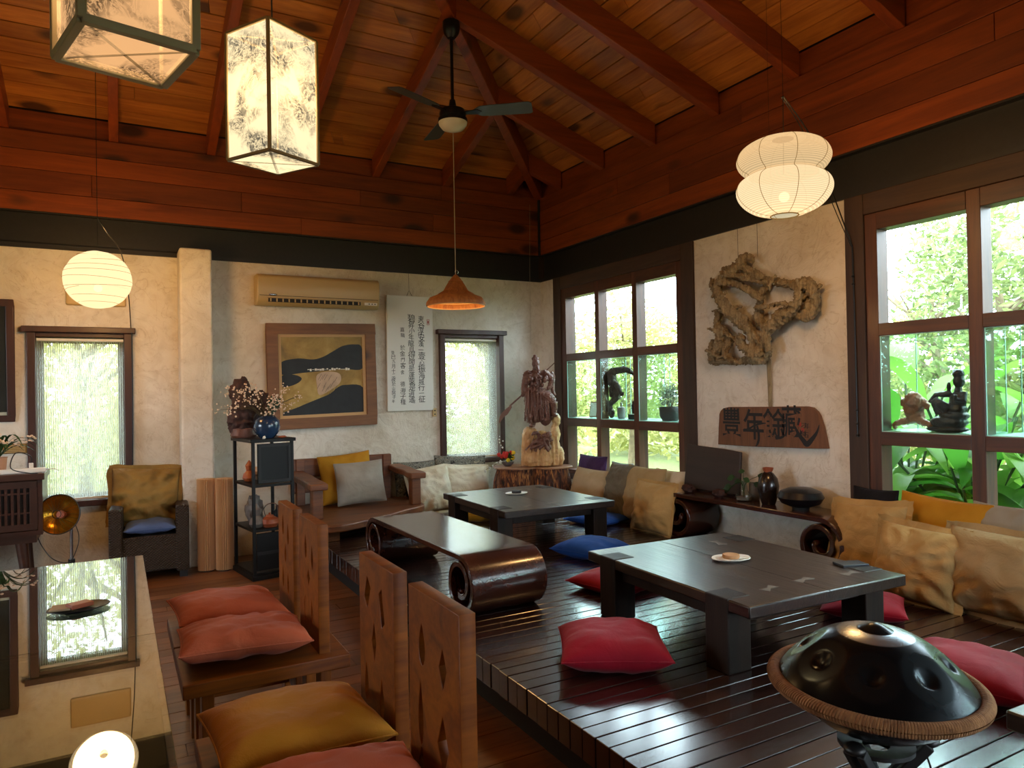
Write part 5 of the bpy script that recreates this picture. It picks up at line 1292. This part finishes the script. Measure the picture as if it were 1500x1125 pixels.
sa, sb_ = onx(1126, 526, XR-.02), onx(1128.5, 598, XR-.02); k = MB(); k.tube([Vector((0, 0, 0)), sb_-sa], [.016, .013], 10, jit=.1); o = tag(k.build('wall_stick', M['driftwood'], loc=sa+Vector((-.0, 0, 0))), 'thin brown stick on the wall joining the driftwood root to the carved sign', 'stick')
def SG(zx, zy, d=.0): return onx(1045+zx/8.333, 585+zy/8.333, XR-.02-d)
sc0 = SG(740, 340); sg = thing('sign_board', 'brown wooden sign board with large black brushed characters on the plaster wall', 'sign', sc0)
def loc2(zx, zy): p = SG(zx, zy)-sc0; return (-p.y, p.z)
out = [loc2(*q) for q in [(75, 548), (82, 330), (90, 180), (105, 140), (135, 110), (200, 93), (450, 92), (700, 90), (950, 86), (1150, 86), (1220, 100), (1275, 150), (1305, 200), (1350, 340), (1380, 480), (1402, 602), (1150, 598), (900, 588), (650, 582), (400, 570), (200, 555)]]
BM = Matrix(((0, 0, -1, 0), (-1, 0, 0, 0), (0, 1, 0, 0), (0, 0, 0, 1)))
meshobj('board', curve_mesh('board', [out], .018, .004), M['sign'], sg, BM)
def glyph(ch_, zx, zy, sz, sx=1.0, nm='brushed_character'):
    me = text_mesh('glyph', ch_, sz, .0012, .003 if sz > .1 else 0); x, z = loc2(zx, zy); bm_ = bmesh.new(); bm_.from_mesh(me); bm_.to_mesh(me); bm_.free()
    meshobj(nm, me, M['ink'], sg, BM @ T(x, z-.022, .0185) @ S3(sx, 1, 1), 30)
glyph('豐', 240, 275, .250, .82); glyph('年', 510, 300, .250, .85); glyph('餘', 760, 295, .245, .85); glyph('藏', 975, 260, .245, .75)
def stroke(pts, ws, nm='brush_tail'):
    P = smoothpoly([(*loc2(x, y), 0) for x, y in pts], 6); Wd = smoothpoly([(q, 0, 0) for q in ws], 6); L = []; Rr = []
    for i, p in enumerate(P):
        d = (P[min(i+1, len(P)-1)]-P[max(i-1, 0)]).normalized(); nn = Vector((-d.y, d.x, 0))*Wd[i].x*.00105; L.append((p.x+nn.x, p.y+nn.y)); Rr.append((p.x-nn.x, p.y-nn.y))
    k = MB(); k.prism(L+Rr[::-1], .0185, .0198, BM); k.build(nm, M['ink'], sg, smooth=0)
stroke([(555, 320), (572, 400), (575, 480), (560, 540), (538, 570)], [8, 10, 10, 9, 2]); stroke([(1015, 330), (1060, 420), (1120, 500), (1165, 545), (1230, 480), (1285, 400), (1315, 310)], [7, 12, 17, 19, 15, 9, 2])
stroke([(775, 390), (790, 440), (820, 470), (870, 455), (900, 430)], [5, 7, 9, 8, 2]); stroke([(385, 380), (450, 360), (520, 320), (600, 295), (660, 290)], [10, 8, 6, 7, 3])
for (ch_, x, y) in (('刁', 1120, 285), ('年', 1162, 290), ('刻', 1122, 380), ('石', 1152, 400)): glyph(ch_, x, y, .045, 1, 'small_character')
for (x, y) in ((1078, 305), (1112, 372)):
    k = MB(); c = loc2(x, y); k.box(c[0]-.012, c[0]+.012, c[1]-.014, c[1]+.014, .0185, .0196, BM); k.build('red_seal', M['seal'], sg, smooth=0)

# ------------------------------------------------------------------ things on the scroll console
zc_ = ZP+.36
bdA, bdB = onx(1003, 655, 4.26), onx(1082, 720, 4.20)
wb = thing('dark_board', 'dark wooden board standing upright on the left end of the scroll console', 'board', (4.225, (bdA.y+bdB.y)/2, zc_+.0), rot=(0, radians(9), 0))
k = MB(); P = [(-.30, .0), (-.305, .37), (-.15, .362), (.1, .352), (.29, .338), (.315, .0)]; k.prism(P, -.012, .012, Matrix(((0, 0, 1, 0), (-1, 0, 0, 0), (0, 1, 0, .012), (0, 0, 0, 1)))); k.build('panel', wood('dark_board_wood', '#1c100c', '#33201a', 'Y', .5, .1, .8, 0, .3), wb, smooth=0, bevel=.005)
for i, (px, lb) in enumerate(((1011, 'small brown stone at the left foot of the dark board on the console'), (1056, 'small brown stone at the right foot of the dark board on the console'))):
    p = onx(px, 722, 4.12); k = MB(); k.ell((0, 0, .03), (.045, .055, .034), rough=.4, seed=i*3+1); tag(k.build('stone', M['rockbrown'], loc=(4.10, p.y, zc_), disp=.012, dscale=.03), lb, 'stone')
p = onx(1090, 735, 4.12); gv = thing('glass_vase', 'small clear glass vase with trailing green plant on the console', 'plant', (4.12, p.y, zc_))
MB().lathe([(0, .0), (.05, 0), (.062, .02), (.06, .05), (.03, .075), (.022, .13), (.026, .15), (.023, .15), (.019, .13), (.027, .075), (.055, .05), (.055, .02), (0, .006)], 28).build('glass', M['glass'], gv)
MB().lathe([(0, .008), (.052, .010), (.053, .03), (0, .032)], 24).build('pebbles', M['bottle'], gv)
k = MB(); q = MB(); r = random.Random(9)
for (dy, dz, L) in ((.10, .17, .085), (.02, .22, .06), (-.13, .20, .10), (-.10, .14, .07), (.05, .14, .07), (-.03, .17, .07), (.14, .09, .09), (.17, .06, .08)):
    e = Vector((r.uniform(-.03, .03), dy, dz)); k.tube(smoothpoly([(0, 0, .03), (0, dy*.2, .14), e], 4), .0022, 5); dr = Vector((r.uniform(-.2, .2), 1 if dy > 0 else -1, r.uniform(-.4, .1))).normalized(); sd_ = Vector((-1, 0, .35)).cross(dr).normalized(); wd = L*.3
    q.strip([e+dr*L*(i/6-.2)+sd_*wd*sin(pi*i/6) for i in range(7)], [e+dr*L*(i/6-.2)-sd_*wd*sin(pi*i/6) for i in range(7)], .0015)
k.build('stems', M['leafdark'], gv); q.build('leaves', M['leafdark'], gv, smooth=60)
p = onx(1103, 725, 4.2); tag(MB().lathe([(0, 0), (.035, 0), (.04, .02), (.038, .13), (.034, .13), (.033, .02), (0, .01)], 24).build('grey_cup', M['bottle'], loc=(4.215, p.y, zc_)), 'tall grey cup behind the glass vase on the console', 'cup')
p = onx(1126, 738, 4.14); vb = thing('ceramic_vase', 'dark brown egg shaped ceramic vase with ragged tan rim on the console', 'vase', (4.14, p.y, zc_))
MB().lathe([(0, 0), (.045, 0), (.05, .01), (.07, .08), (.076, .135), (.066, .19), (.04, .225), (.028, .235), (.028, .24), (.022, .24), (.022, .22), (0, .2)], 36).build('body', M['vasebrown'], vb)
MB().lathe([(.026, .235), (.034, .25), (.036, .268), (.028, .268), (.024, .24)], 28, wob=.25, cap=False).build('rim', M['terracotta'], vb)
p = onx(1173, 742, 4.15); dm = thing('black_drum', 'flat oval black drum on a low foot, right end of the console', 'drum', (4.15, p.y, zc_))
MB().lathe([(0, .018), (.07, .02), (.13, .045), (.155, .085), (.135, .125), (.08, .148), (0, .155)], 44).build('shell', plain('black_satin', '#101114', .32), dm); MB().lathe([(0, 0), (.055, 0), (.06, .03), (0, .03)], 28).build('foot', M['blackmatte'], dm)

# ------------------------------------------------------------------ things inside the glass display boxes
zn = 1.1965
def N1(zx, zy, X=4.44): return onx(870+zx/8.654, 510+zy/8.654, X)
dn = thing('dark_driftwood', 'dark arched driftwood standing in the middle display box of the corner window', 'sculpture', (4.44, 5.72, zn))
k = MB(); base = Vector((4.44, 5.72, zn)); rs = 6.6/FPX/8.654
def limb2(pts, seed, X=4.44, org=base, f=N1, rs_=rs, lim=(5.432, 5.948)):
    P = []
    for x, y, q in pts:
        v = f(x, y, X)-org; v.x = .05*noise.noise(Vector((x*.01, y*.01, seed))); v.y = min(max(v.y, lim[0]-org.y+q*rs_), lim[1]-org.y-q*rs_); v.z = max(v.z, q*rs_*.9); P.append(v)
    S_ = smoothpoly(P, 5); RR = smoothpoly([(q*rs_, 0, 0) for _, _, q in pts], 5); k.tube(S_, [max(.004, q.x) for q in RR], 10, jit=.25, seed=seed)
limb2([(495, 330, 26), (430, 270, 40), (350, 275, 46), (260, 290, 50), (190, 320, 58), (140, 400, 44), (140, 500, 36), (150, 590, 34), (110, 610, 20)], 1)
limb2([(200, 330, 60), (240, 420, 60), (250, 510, 46), (280, 600, 50), (210, 720, 36), (140, 830, 38), (120, 890, 30)], 2)
limb2([(255, 430, 40), (310, 490, 34), (340, 590, 26), (380, 560, 10)], 3); limb2([(150, 590, 30), (220, 590, 36), (270, 570, 34)], 4); limb2([(140, 830, 30), (200, 820, 20), (225, 790, 12)], 5)
k.build('wood', M['driftdark'], dn, remesh=.007, disp=.02, dscale=.02)
p = N1(350, 890, 4.50); tag(MB().lathe([(0, 0), (.034, 0), (.042, .03), (.044, .09), (.036, .115), (.012, .125), (.010, .140), (.013, .145), (.013, .165), (0, .166)], 24).build('stoneware_bottle', M['bottle'], loc=(4.50, p.y, zn)), 'small grey stoneware bottle in the middle display box of the corner window', 'bottle')
p = N1(450, 890, 4.47); so_ = thing('scholar_rock', 'small dark rock on a black stand, middle display box of the corner window', 'stone', (4.47, min(p.y, 5.60)-.02, zn)); MB().box(-.03, .03, -.06, .055, 0, .05).build('stand', M['black'], so_, smooth=0, bevel=.004); k = MB(); k.ell((0, -.03, .11), (.03, .045, .075), rough=.5, seed=3); k.build('rock', M['rockdark'], so_, disp=.02, dscale=.03)
p = onx(867, 600, 4.55); cd = thing('small_frame', 'small white framed card in the left display box of the corner window', 'picture', (4.56, min(p.y, 6.50), zn), rot=(0, radians(8), 0)); MB().box(0, .012, -.07, .07, 0, .17).build('frame', M['stumptop'], cd, smooth=0); MB().box(-.001, 0, -.058, .058, .012, .158).build('card', M['dish'], cd, smooth=0)
p = N1(950, 910, 4.46); pt = thing('potted_shrub', 'black bowl with a bushy small leaved plant, right display box of the corner window', 'plant', (4.48, 5.06, zn)); MB().lathe([(0, 0), (.07, 0), (.095, .04), (.10, .11), (.093, .13), (.086, .13), (.09, .1), (0, .09)], 32).build('bowl', M['blackmatte'], pt)
r = random.Random(4); leafcloud(900, [(0, 0, .20, .11, .115, .10), (0, .03, .28, .09, .08, .08), (0, -.04, .26, .08, .07, .08)], .012, 6).build('foliage', leafmat('grey_green_leaf', '#3c4a3c', '#8d9a8a', .3), pt, smooth=0)
k = MB()
for i in range(14): a = r.uniform(0, 6.28); k.tube([(0, 0, .08), (cos(a)*.04, sin(a)*.04, .2), (cos(a)*.08, sin(a)*.08, r.uniform(.22, .34))], .002, 4)
k.build('twigs', M['stem'], pt)
def N2(zx, zy, X=4.45): return onx(1280+zx/8.656, 520+zy/8.656, X)
rt = thing('pale_root', 'pale wooden root piece arched on the display shelf of the big window', 'sculpture', (4.46, 2.72, zn)); o2 = Vector((4.46, 2.72, zn)); k = MB(); rs2 = 4.8/FPX/8.656
L2 = (2.34, 2.878)
limb2([(150, 925, 26), (250, 880, 32), (380, 840, 44), (520, 820, 48), (640, 850, 42), (740, 885, 32), (800, 920, 22)], 1, 4.46, o2, N2, rs2, L2)
limb2([(520, 820, 100), (500, 720, 105), (505, 640, 120), (535, 560, 100), (545, 500, 62)], 2, 4.46, o2, N2, rs2, L2)
limb2([(480, 600, 50), (400, 580, 40), (360, 640, 30)], 3, 4.46, o2, N2, rs2, L2); limb2([(560, 560, 50), (640, 620, 44), (690, 680, 22)], 4, 4.46, o2, N2, rs2, L2)
k.build('root', M['stumptop'], rt, remesh=.006, disp=.015, dscale=.02)
fo = Vector((4.47, 2.455, zn)); fg = thing('seated_figurine', 'dark carved figurine sitting with one knee raised on the display shelf of the big window', 'statue', fo)
def FG(zx, zy, d=0): v = N2(zx, zy, 4.47)-fo; return Vector((v.x-d, v.y+.012, v.z))
k = MB(); u2 = rs2
def E3(zx, zy, rx, rz, d=0, ry=None): k.ell(FG(zx, zy, d), ((ry or rx)*u2, rx*u2, rz*u2))
E3(960, 940, 235, 42, 0, 150); E3(980, 850, 205, 80, 0, 150); E3(1050, 770, 160, 60, 0, 130); E3(1090, 600, 92, 130, 0, 70); E3(1090, 690, 100, 70); E3(1105, 330, 62, 80, 0, 62); E3(1098, 240, 62, 56, 0, 60); E3(1075, 215, 40, 34)
k.tube([FG(1100, 400, 0), FG(1095, 460, 0)], [36*u2, 46*u2], 10)
k.tube([FG(1010, 480, 0), FG(930, 500, .02), FG(850, 500, .03), FG(775, 600, .04)], [46*u2, 36*u2, 30*u2, 20*u2], 10); k.tube([FG(1160, 480, 0), FG(1190, 580, .02), FG(1120, 560, .05), FG(1125, 500, .055)], [44*u2, 36*u2, 28*u2, 20*u2], 10)
k.tube([FG(1000, 690, .03), FG(920, 620, .05), FG(850, 570, .05)], [60*u2, 56*u2, 44*u2], 12); k.tube([FG(850, 570, .05), FG(880, 660, .05), FG(900, 750, .05)], [44*u2, 42*u2, 30*u2], 12); E3(1000, 400, 24, 56, .02)
k.build('figure', plain('dark_bronze_wood', '#1b1719', .4, bump=.2), fg, remesh=.0045, disp=.006, dscale=.012)
# ------------------------------------------------------------------ paper lamps
def roofz(p):
    d = min(YB-p.y, XR-p.x, p.x-XL); return ZC+SL*d-.001
l1 = ond(143.5, 410, 5.06); R1 = .216
la = thing('round_paper_lamp', 'round ribbed white paper lantern glowing over the left window', 'lamp', l1)
k = MB(); k.ell((0, 0, 0), (R1, R1, R1*.94), n=48, k=28, rough=.02, freq=4); k.build('paper_shade', paperlamp('glowing_paper_a', '#fdecbe', 1.0, '#f6dca6'), la, smooth=80)
k = MB(); r = random.Random(3)
for i in range(-4, 5):
    z = R1*.94*(i/5+r.uniform(-.04, .04)); tl = r.uniform(-.10, .10); rr = R1*sqrt(max(.01, 1-(z/(R1*.94))**2))*1.012; k.tube([(rr*cos(a), rr*sin(a), z+tl*rr*cos(a+i)) for a in [2*pi*j/48 for j in range(49)]], .0013, 5, cap=False)
rib = emis('lamp_rib_a', '#b98f52', .5)
k.build('wire_ribs', rib, la)
k = MB(); k.tube([(0, 0, R1*.8), (.0, 0, .46), (0.0, 0, roofz(l1)-l1.z)], .0022, 5); k.build('suspension_wire', M['wire'], la)
c0 = Vector((-.0, 0, .45)); ce = ony(192, 486, YB-.06)-l1; k = MB(); k.tube(smoothpoly([c0, c0+Vector((.06, .05, -.10)), ony(178, 372, 6.4)-l1, ony(188, 430, 6.9)-l1, ce], 6), .004, 6); k.build('cable', M['wire'], la)
k = MB(); k.ell((0, 0, -.06), .028, n=16, k=10); k.build('bulb', emis('warm_bulb', '#ffd9a0', 2.6), la)
lamp(l1+Vector((0, 0, -.01)), 185, (1, .52, .17), .19)
cd_ = MB(); pts = [ony(193, 487, YB-.085), ony(194, 560, YB-.055), ony(194.5, 620, YB-.055), ony(194, 740, YB-.055)]; cd_.tube(smoothpoly([p-pts[0] for p in pts], 6), .006, 6); tag(cd_.build('lamp_cord', M['wire'], loc=pts[0]), 'black cable running down the right side of the left window frame', 'cable')

l2 = ond(1148, 262, 3.9); R2 = .246
lb = thing('double_paper_lamp', 'double tiered ribbed paper lantern glowing before the large windows', 'lamp', l2)
pm = paperlamp('glowing_paper_b', '#fdecc0', 1.0, '#f6dca6', 2*pi/.0085)
k = MB(); up = [(x*.935, z) for x, z in [(.06, .215), (.12, .214), (.18, .198), (.235, .165), (.262, .118), (.258, .082), (.235, .052), (.205, .034), (.195, .022)]]
lo = [(x*.935, z) for x, z in [(.195, .022), (.215, .012), (.25, -.012), (.268, -.05), (.262, -.09), (.235, -.13), (.19, -.165), (.13, -.19), (.07, -.202)]]
pr_ = [(p.x, p.y) for p in smoothpoly([(a, b_, 0) for a, b_ in up], 4)]; k.lathe(pr_, 64, cap=False); k.build('upper_shade', paperlamp('glowing_paper_c', '#f3d09a', 1.0, '#f0cf96', 2*pi/.0085), lb, smooth=80)
k = MB(); pl_ = [(p.x, p.y) for p in smoothpoly([(a, b_, 0) for a, b_ in lo], 4)]; k.lathe(pl_, 64, cap=False); k.build('lower_shade', pm, lb, smooth=80)
k = MB()
for j in range(8):
    a = 2*pi*j/8+.2
    for P in (pr_, pl_): k.tube([(x*1.004*cos(a), x*1.004*sin(a), z) for x, z in P], .0016, 5)
k.tube([(.072*cos(a), .072*sin(a), -.203) for a in [2*pi*i/32 for i in range(33)]], .004, 6, cap=False); k.build('wire_ribs', rib, lb)
k = MB(); hk = ond(1147, 141, 3.9)-l2; k.tube([(0, 0, .02), hk], .0028, 5); k.tube([hk, Vector((0, 0, roofz(l2)-l2.z))], .0014, 5); k.tube([Vector((-.05, .05, .2)), Vector((-.04, .06, roofz(l2)-l2.z))], .0010, 4); k.build('suspension_wire', M['wire'], lb)
k = MB(); k.tube(smoothpoly([hk, onx(1190, 205, 3.7)-l2, onx(1226, 300, 4.15)-l2, onx(1248, 360, 4.312)-l2], 6), .0045, 6); k.tube(smoothpoly([hk+Vector((0, .01, 0)), onx(1180, 200, 3.7)-l2, onx(1220, 300, 4.15)-l2, onx(1247, 362, 4.312)-l2], 6), .003, 6); k.build('cable', M['wire'], lb)
k = MB(); k.ell((0, 0, -.10), .028, n=16, k=10); k.build('bulb', emis('warm_bulb_b', '#ffd9a0', 2.6), lb)
lamp(l2+Vector((0, 0, -.10)), 98, (1, .53, .19), .12)
k = MB(); pts = [onx(1248, 360, 4.314), onx(1251, 450, 4.314), onx(1254, 560, 4.314), onx(1256, 640, 4.314)]; k.tube([p-pts[0] for p in pts], .006, 6)
for f in (.16, .2, .86, .93, .99):
    p = (pts[-1]-pts[0])*f; k.ell(p, (.012, .012, .008), n=8, k=6)
tag(k.build('lamp_cord', M['wire'], loc=pts[0]), 'black clipped cable running down the left casing of the big window', 'cable')

# ------------------------------------------------------------------ square printed lanterns
def square_lantern(label, c4, zb, h, mat, e, col, seed):
    c = sum((Vector(q) for q in c4), Vector())/4; t = thing('square_lantern', label, 'lamp', (c.x, c.y, zb), group='square printed lanterns')
    P = [Vector((q[0]-c.x, q[1]-c.y, 0)) for q in c4]; fr = .014 if seed == 1 else .026; g = M['lanternframe'] if seed == 1 else M['lanternframe_grey']
    for i in range(4):
        a, b_ = P[i], P[(i+1) % 4]; nrm = Vector(((b_-a).y, -(b_-a).x, 0)).normalized()
        k = MB(); k.bar(a*.985+Vector((0, 0, .01)), a*.985+Vector((0, 0, h-.01)), fr, fr, Vector((b_-a).normalized())); k.build('corner_post', g, t, smooth=0, bevel=.003)
        for z in (.011, h-.011): k = MB(); k.bar(a*.985+Vector((0, 0, z)), b_*.985+Vector((0, 0, z)), fr, fr); k.build('frame_rail', g, t, smooth=0, bevel=.003)
        k = MB(); A, B = a*.97, b_*.97; n_ = (B-A).cross(Vector((0, 0, 1))).normalized()*.001; k.strip([A+Vector((0, 0, .012)), B+Vector((0, 0, .012))], [A+Vector((0, 0, h-.012)), B+Vector((0, 0, h-.012))], .0015); k.build('printed_paper', mat, t, smooth=0)
    k = MB(); k.add([p*.97+Vector((0, 0, z)) for z in (.006, .0075) for p in P], [(0, 1, 2, 3), (7, 6, 5, 4), (0, 4, 5, 1), (1, 5, 6, 2), (2, 6, 7, 3), (3, 7, 4, 0)]); k.build('bottom_paper', mat, t, smooth=0)
    for i in (0, 1): k = MB(); k.bar(P[i]*.95+Vector((0, 0, .009)), P[i+2]*.95+Vector((0, 0, .009)), .012, .006); k.build('cross_brace', g, t, smooth=0)
    k = MB(); k.tube([(0, 0, h*.55), (0, 0, roofz(c)-zb)], .004, 6); k.build('cord', M['wire'], t)
    for i in (0, 1): k = MB(); k.bar(P[i]*.95+Vector((0, 0, h-.012)), P[i+2]*.95+Vector((0, 0, h-.012)), .012, .010); k.build('top_brace', g, t, smooth=0)
    lamp(Vector((c.x, c.y, zb+h*.55)), e, col, .07)
M['lanternframe'] = plain('grey_brown_lantern_frame', '#7d6a48', .6); M['lanternframe_grey'] = plain('grey_lantern_frame', '#a0957a', .6)
q4 = [onz(*q, 2.56) for q in [(333, 238), (395, 222), (467, 245), (408, 258)]]
square_lantern('cream lit square lantern with inky plant prints, the smaller one right of the orange one', q4, 2.56, .60, inkpaper('cream_printed_paper', '#fbe7b8', '#262a30', 1.15, 1), 230, (1, .66, .30), 1)
q4 = [onz(*q, 2.56) for q in [(80, 88), (118, 31), (288, 79), (240, 130)]]
square_lantern('orange lit square lantern with inky prints, cut off by the top left edge', q4, 2.56, .60, inkpaper('orange_printed_paper', '#eab57c', '#1d1712', .95, 2), 150, (1, .58, .24), 2)

# ------------------------------------------------------------------ ceiling fan
fc = ond(661, 46, 5.57); cf = thing('ceiling_fan', 'black three bladed ceiling fan with a white bowl light under the roof', 'ceiling fan', (fc.x, fc.y, 0))
zf = fc.z; zh = ond(663, 166, 5.57).z
zcan = max(zf+.05, ZC+SL*(YB-fc.y)-.24-.02) if 0 else zf+.06
MB().lathe([(0, zf-.06), (.03, zf-.055), (.058, zf-.02), (.068, zf+.02), (.068, zf+.07), (0, zf+.07)], 32).build('canopy', M['metalblack'], cf)
k = MB(); k.tube([(0, 0, zf-.05), (0, 0, zh+.06)], .0125, 12); k.build('down_rod', M['metalblack'], cf)
MB().lathe([(0, zh+.10), (.022, zh+.10), (.03, zh+.05), (.06, zh+.035), (.095, zh+.02), (.105, zh-.01), (.10, zh-.04), (.115, zh-.05), (.115, zh-.075), (.09, zh-.085), (0, zh-.085)], 40).build('motor_housing', M['metalblack'], cf)
MB().lathe([(.112, zh-.076), (.108, zh-.095), (.085, zh-.125), (.04, zh-.142), (0, zh-.145)], 40).build('light_bowl', plain('milk_glass', '#d8d2c6', .3), cf)
def blade(azi):
    d = RT*cos(azi)+Vector((FW.x, FW.y, 0)).normalized()*sin(azi); d.z = 0; d.normalize(); s_ = Vector((-d.y, d.x, 0)); m = Matrix((( d.x, s_.x, 0, 0), (d.y, s_.y, 0, 0), (0, 0, 1, zh+.0), (0, 0, 0, 1))) @ RX(radians(-13))
    k = MB(); o = [(.17, -.025), (.22, -.062), (.30, -.068), (.60, -.075), (.625, -.06), (.625, .06), (.60, .075), (.30, .068), (.22, .062), (.17, .025)]; k.prism(o, -.003, .003, m); bl = k.build('blade', M['fanblade'], cf, smooth=0, bevel=.002)
    k = MB(); k.prism([(.08, -.02), (.20, -.03), (.23, 0), (.20, .03), (.08, .02)], -.008, -.003, m); k.build('blade_iron', M['metalblack'], bl, smooth=0)
M['fanblade'] = plain('dark_fan_blade', '#3b3f40', .35)
for a in (-8, 112, 232): blade(radians(a))
# ------------------------------------------------------------------ pendant lamp with a woven hat shade
hp = ond(668, 440, 5.85); pd = thing('pendant_lamp', 'woven bamboo hat shaped pendant lamp hanging before the narrow window', 'lamp', hp)
k = MB(); pr2 = [(.03, .165), (.055, .15), (.075, .12), (.10, .075), (.15, .045), (.215, .02), (.243, -.02), (.245, -.045), (.238, -.045), (.234, -.022), (.208, .012), (.145, .037), (.092, .068), (.067, .115), (.05, .142), (.03, .155)]
k.lathe(pr2, 72, wob=.01); k.build('woven_shade', M['bamboo'], pd, smooth=50)
k = MB()
for i in range(40):
    a = 2*pi*i/40; k.tube([(x*1.005*cos(a), x*1.005*sin(a), z+.002) for x, z in pr2[:5]], .0022, 5)
k.build('bamboo_strips', M['bamboo'], pd)
k = MB()
for (rr, z) in ((.243, -.04), (.225, .004), (.19, .026), (.15, .041)): k.tube([((rr-.006)*cos(a), (rr-.006)*sin(a), z-.008) for a in [2*pi*i/48 for i in range(49)]], .004, 6, cap=False)
k.build('inner_hoops', M['paleedge'], pd)
MB().lathe([(0, .215), (.012, .21), (.035, .185), (.05, .165), (.062, .155), (.05, .150), (0, .150)], 28).build('cap', M['bamboo'], pd)
k = MB(); k.ell((0, 0, .03), (.032, .032, .042)); k.build('bulb', emis('lamp_bulb', '#ffc46a', 2.2), pd); k = MB(); k.tube([(0, 0, .07), (0, 0, .15)], .015, 10); k.build('socket', M['blackplastic'], pd)
k = MB(); k.tube([(0, 0, .2), (0, 0, roofz(hp)-hp.z)], .0035, 6); k.build('cord', M['whitecord'], pd); k = MB(); k.tube([(.01+.014*cos(a), 0, .235+.014*sin(a)) for a in [2*pi*i/16 for i in range(17)]], .0025, 5, cap=False); k.build('hook_ring', M['chrome'], pd)
lamp(hp+Vector((0, 0, -.03)), 3.5, (1, .66, .3), .03)
# thin loose strings in the room corner
k = MB(); p = ony(776, 300, YB-.05); k.tube(smoothpoly([Vector((0, 0, 0)), ony(776, 400, YB-.06)-p, ony(777, 470, YB-.05)-p, ony(777, 505, YB-.04)-p], 5), .0016, 5); tag(k.build('hanging_string', M['whitecord'], loc=p), 'thin pale string hanging down the wall in the room corner', 'string')

# ------------------------------------------------------------------ steel handpan on its stand
hc = ond(1281, 999, 1.70); RP = .219
hp_ = thing('handpan', 'dark steel handpan with rope wound rim and dimpled notes, front right', 'handpan', hc, rot=(radians(2.0), radians(.8), radians(-29)))
def panmesh(top):
    NR, NA = 64, 160; vs = []; fl_ = []; H_ = .132 if top else -.115
    notes = [(.150, 2*pi*(i+.35)/8, .060, .046) for i in range(8)]
    for i in range(NR+1):
        rr = RP*(i/NR)
        for j in range(NA):
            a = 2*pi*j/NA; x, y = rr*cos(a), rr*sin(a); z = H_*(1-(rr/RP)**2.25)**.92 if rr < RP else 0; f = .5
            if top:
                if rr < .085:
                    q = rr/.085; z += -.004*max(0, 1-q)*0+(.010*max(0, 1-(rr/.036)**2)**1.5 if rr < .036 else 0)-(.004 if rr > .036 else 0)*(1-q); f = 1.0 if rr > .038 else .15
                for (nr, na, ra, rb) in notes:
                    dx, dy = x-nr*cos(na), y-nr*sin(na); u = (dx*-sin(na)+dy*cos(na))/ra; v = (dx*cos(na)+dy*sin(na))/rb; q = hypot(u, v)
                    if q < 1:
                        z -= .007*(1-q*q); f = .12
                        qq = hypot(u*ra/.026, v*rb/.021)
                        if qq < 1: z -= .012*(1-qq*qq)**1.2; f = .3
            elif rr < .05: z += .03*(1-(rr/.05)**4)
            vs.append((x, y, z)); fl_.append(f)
    fs = [(i*NA+j, i*NA+(j+1) % NA, (i+1)*NA+(j+1) % NA, (i+1)*NA+j) for i in range(NR) for j in range(NA)]
    me = bpy.data.meshes.new('shell'); me.from_pydata(vs, [], fs); at = me.attributes.new('fld', 'FLOAT', 'POINT'); at.data.foreach_set('value', fl_)
    if not top: me.flip_normals()
    return me
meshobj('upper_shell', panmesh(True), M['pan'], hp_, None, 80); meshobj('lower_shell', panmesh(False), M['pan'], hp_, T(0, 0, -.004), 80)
k = MB(); ntw = 230; rr = .0138
k.tube([((RP+.006)*cos(a), (RP+.006)*sin(a), -.002) for a in [2*pi*i/120 for i in range(121)]], rr*.86, 10, cap=False)
rope = k.build('rope_core', M['rope'], hp_)
k = MB()
for i in range(ntw):
    a = 2*pi*i/ntw; ca = Vector((cos(a), sin(a), 0)); tg = Vector((-sin(a), cos(a), 0)); c = ca*(RP+.006)+Vector((0, 0, -.002)); k.tube([c+(ca*cos(b_)+Vector((0, 0, 1))*sin(b_))*rr+tg*(.006*sin(b_*.5)) for b_ in [2*pi*q/12 for q in range(13)]], .0040, 5, cap=False)
k.build('rope_winding', M['rope'], rope)
hs = thing('handpan_stand', 'black folding stand with crossed legs under the handpan', 'stand', (hc.x, hc.y, ZP), radians(-29))
zt_ = hc.z-ZP-.128
for i in range(3):
    a = radians(100+120*i); tp = Vector((cos(a)*.11, sin(a)*.11, zt_)); ft = Vector((-cos(a)*.20, -sin(a)*.20, .006)); off = Vector((-sin(a), cos(a), 0))*.016
    for s_ in (-1, 1): k = MB(); k.bar(ft+off*s_, tp+off*s_, .017, .024); k.build('leg', M['blackmatte'], hs, smooth=0, bevel=.003)
    k = MB(); k.ell(ft+Vector((0, 0, .008)), (.022, .022, .014)); k.build('rubber_foot', M['blackplastic'], hs)
    k = MB(); k.ell(tp+Vector((0, 0, .006)), (.024, .024, .014)); k.build('pad', M['blackplastic'], hs)
k = MB(); k.lathe([(.03, zt_-.035), (.085, zt_-.022), (.085, zt_-.012), (.03, zt_-.02)], 24, cap=False); k.build('support_ring', M['blackmatte'], hs)
k = MB(); k.lathe([(0, zt_*.42), (.03, zt_*.42), (.03, zt_*.5), (0, zt_*.5)], 16); k.build('hub', M['blackmatte'], hs)
k = MB(); k.tube(smoothpoly([(.10, .02, zt_), (.13, .0, zt_-.08), (.115, -.01, zt_-.16), (.14, -.02, zt_-.2)], 5), .0025, 5); k.build('strap', M['wire'], hs)
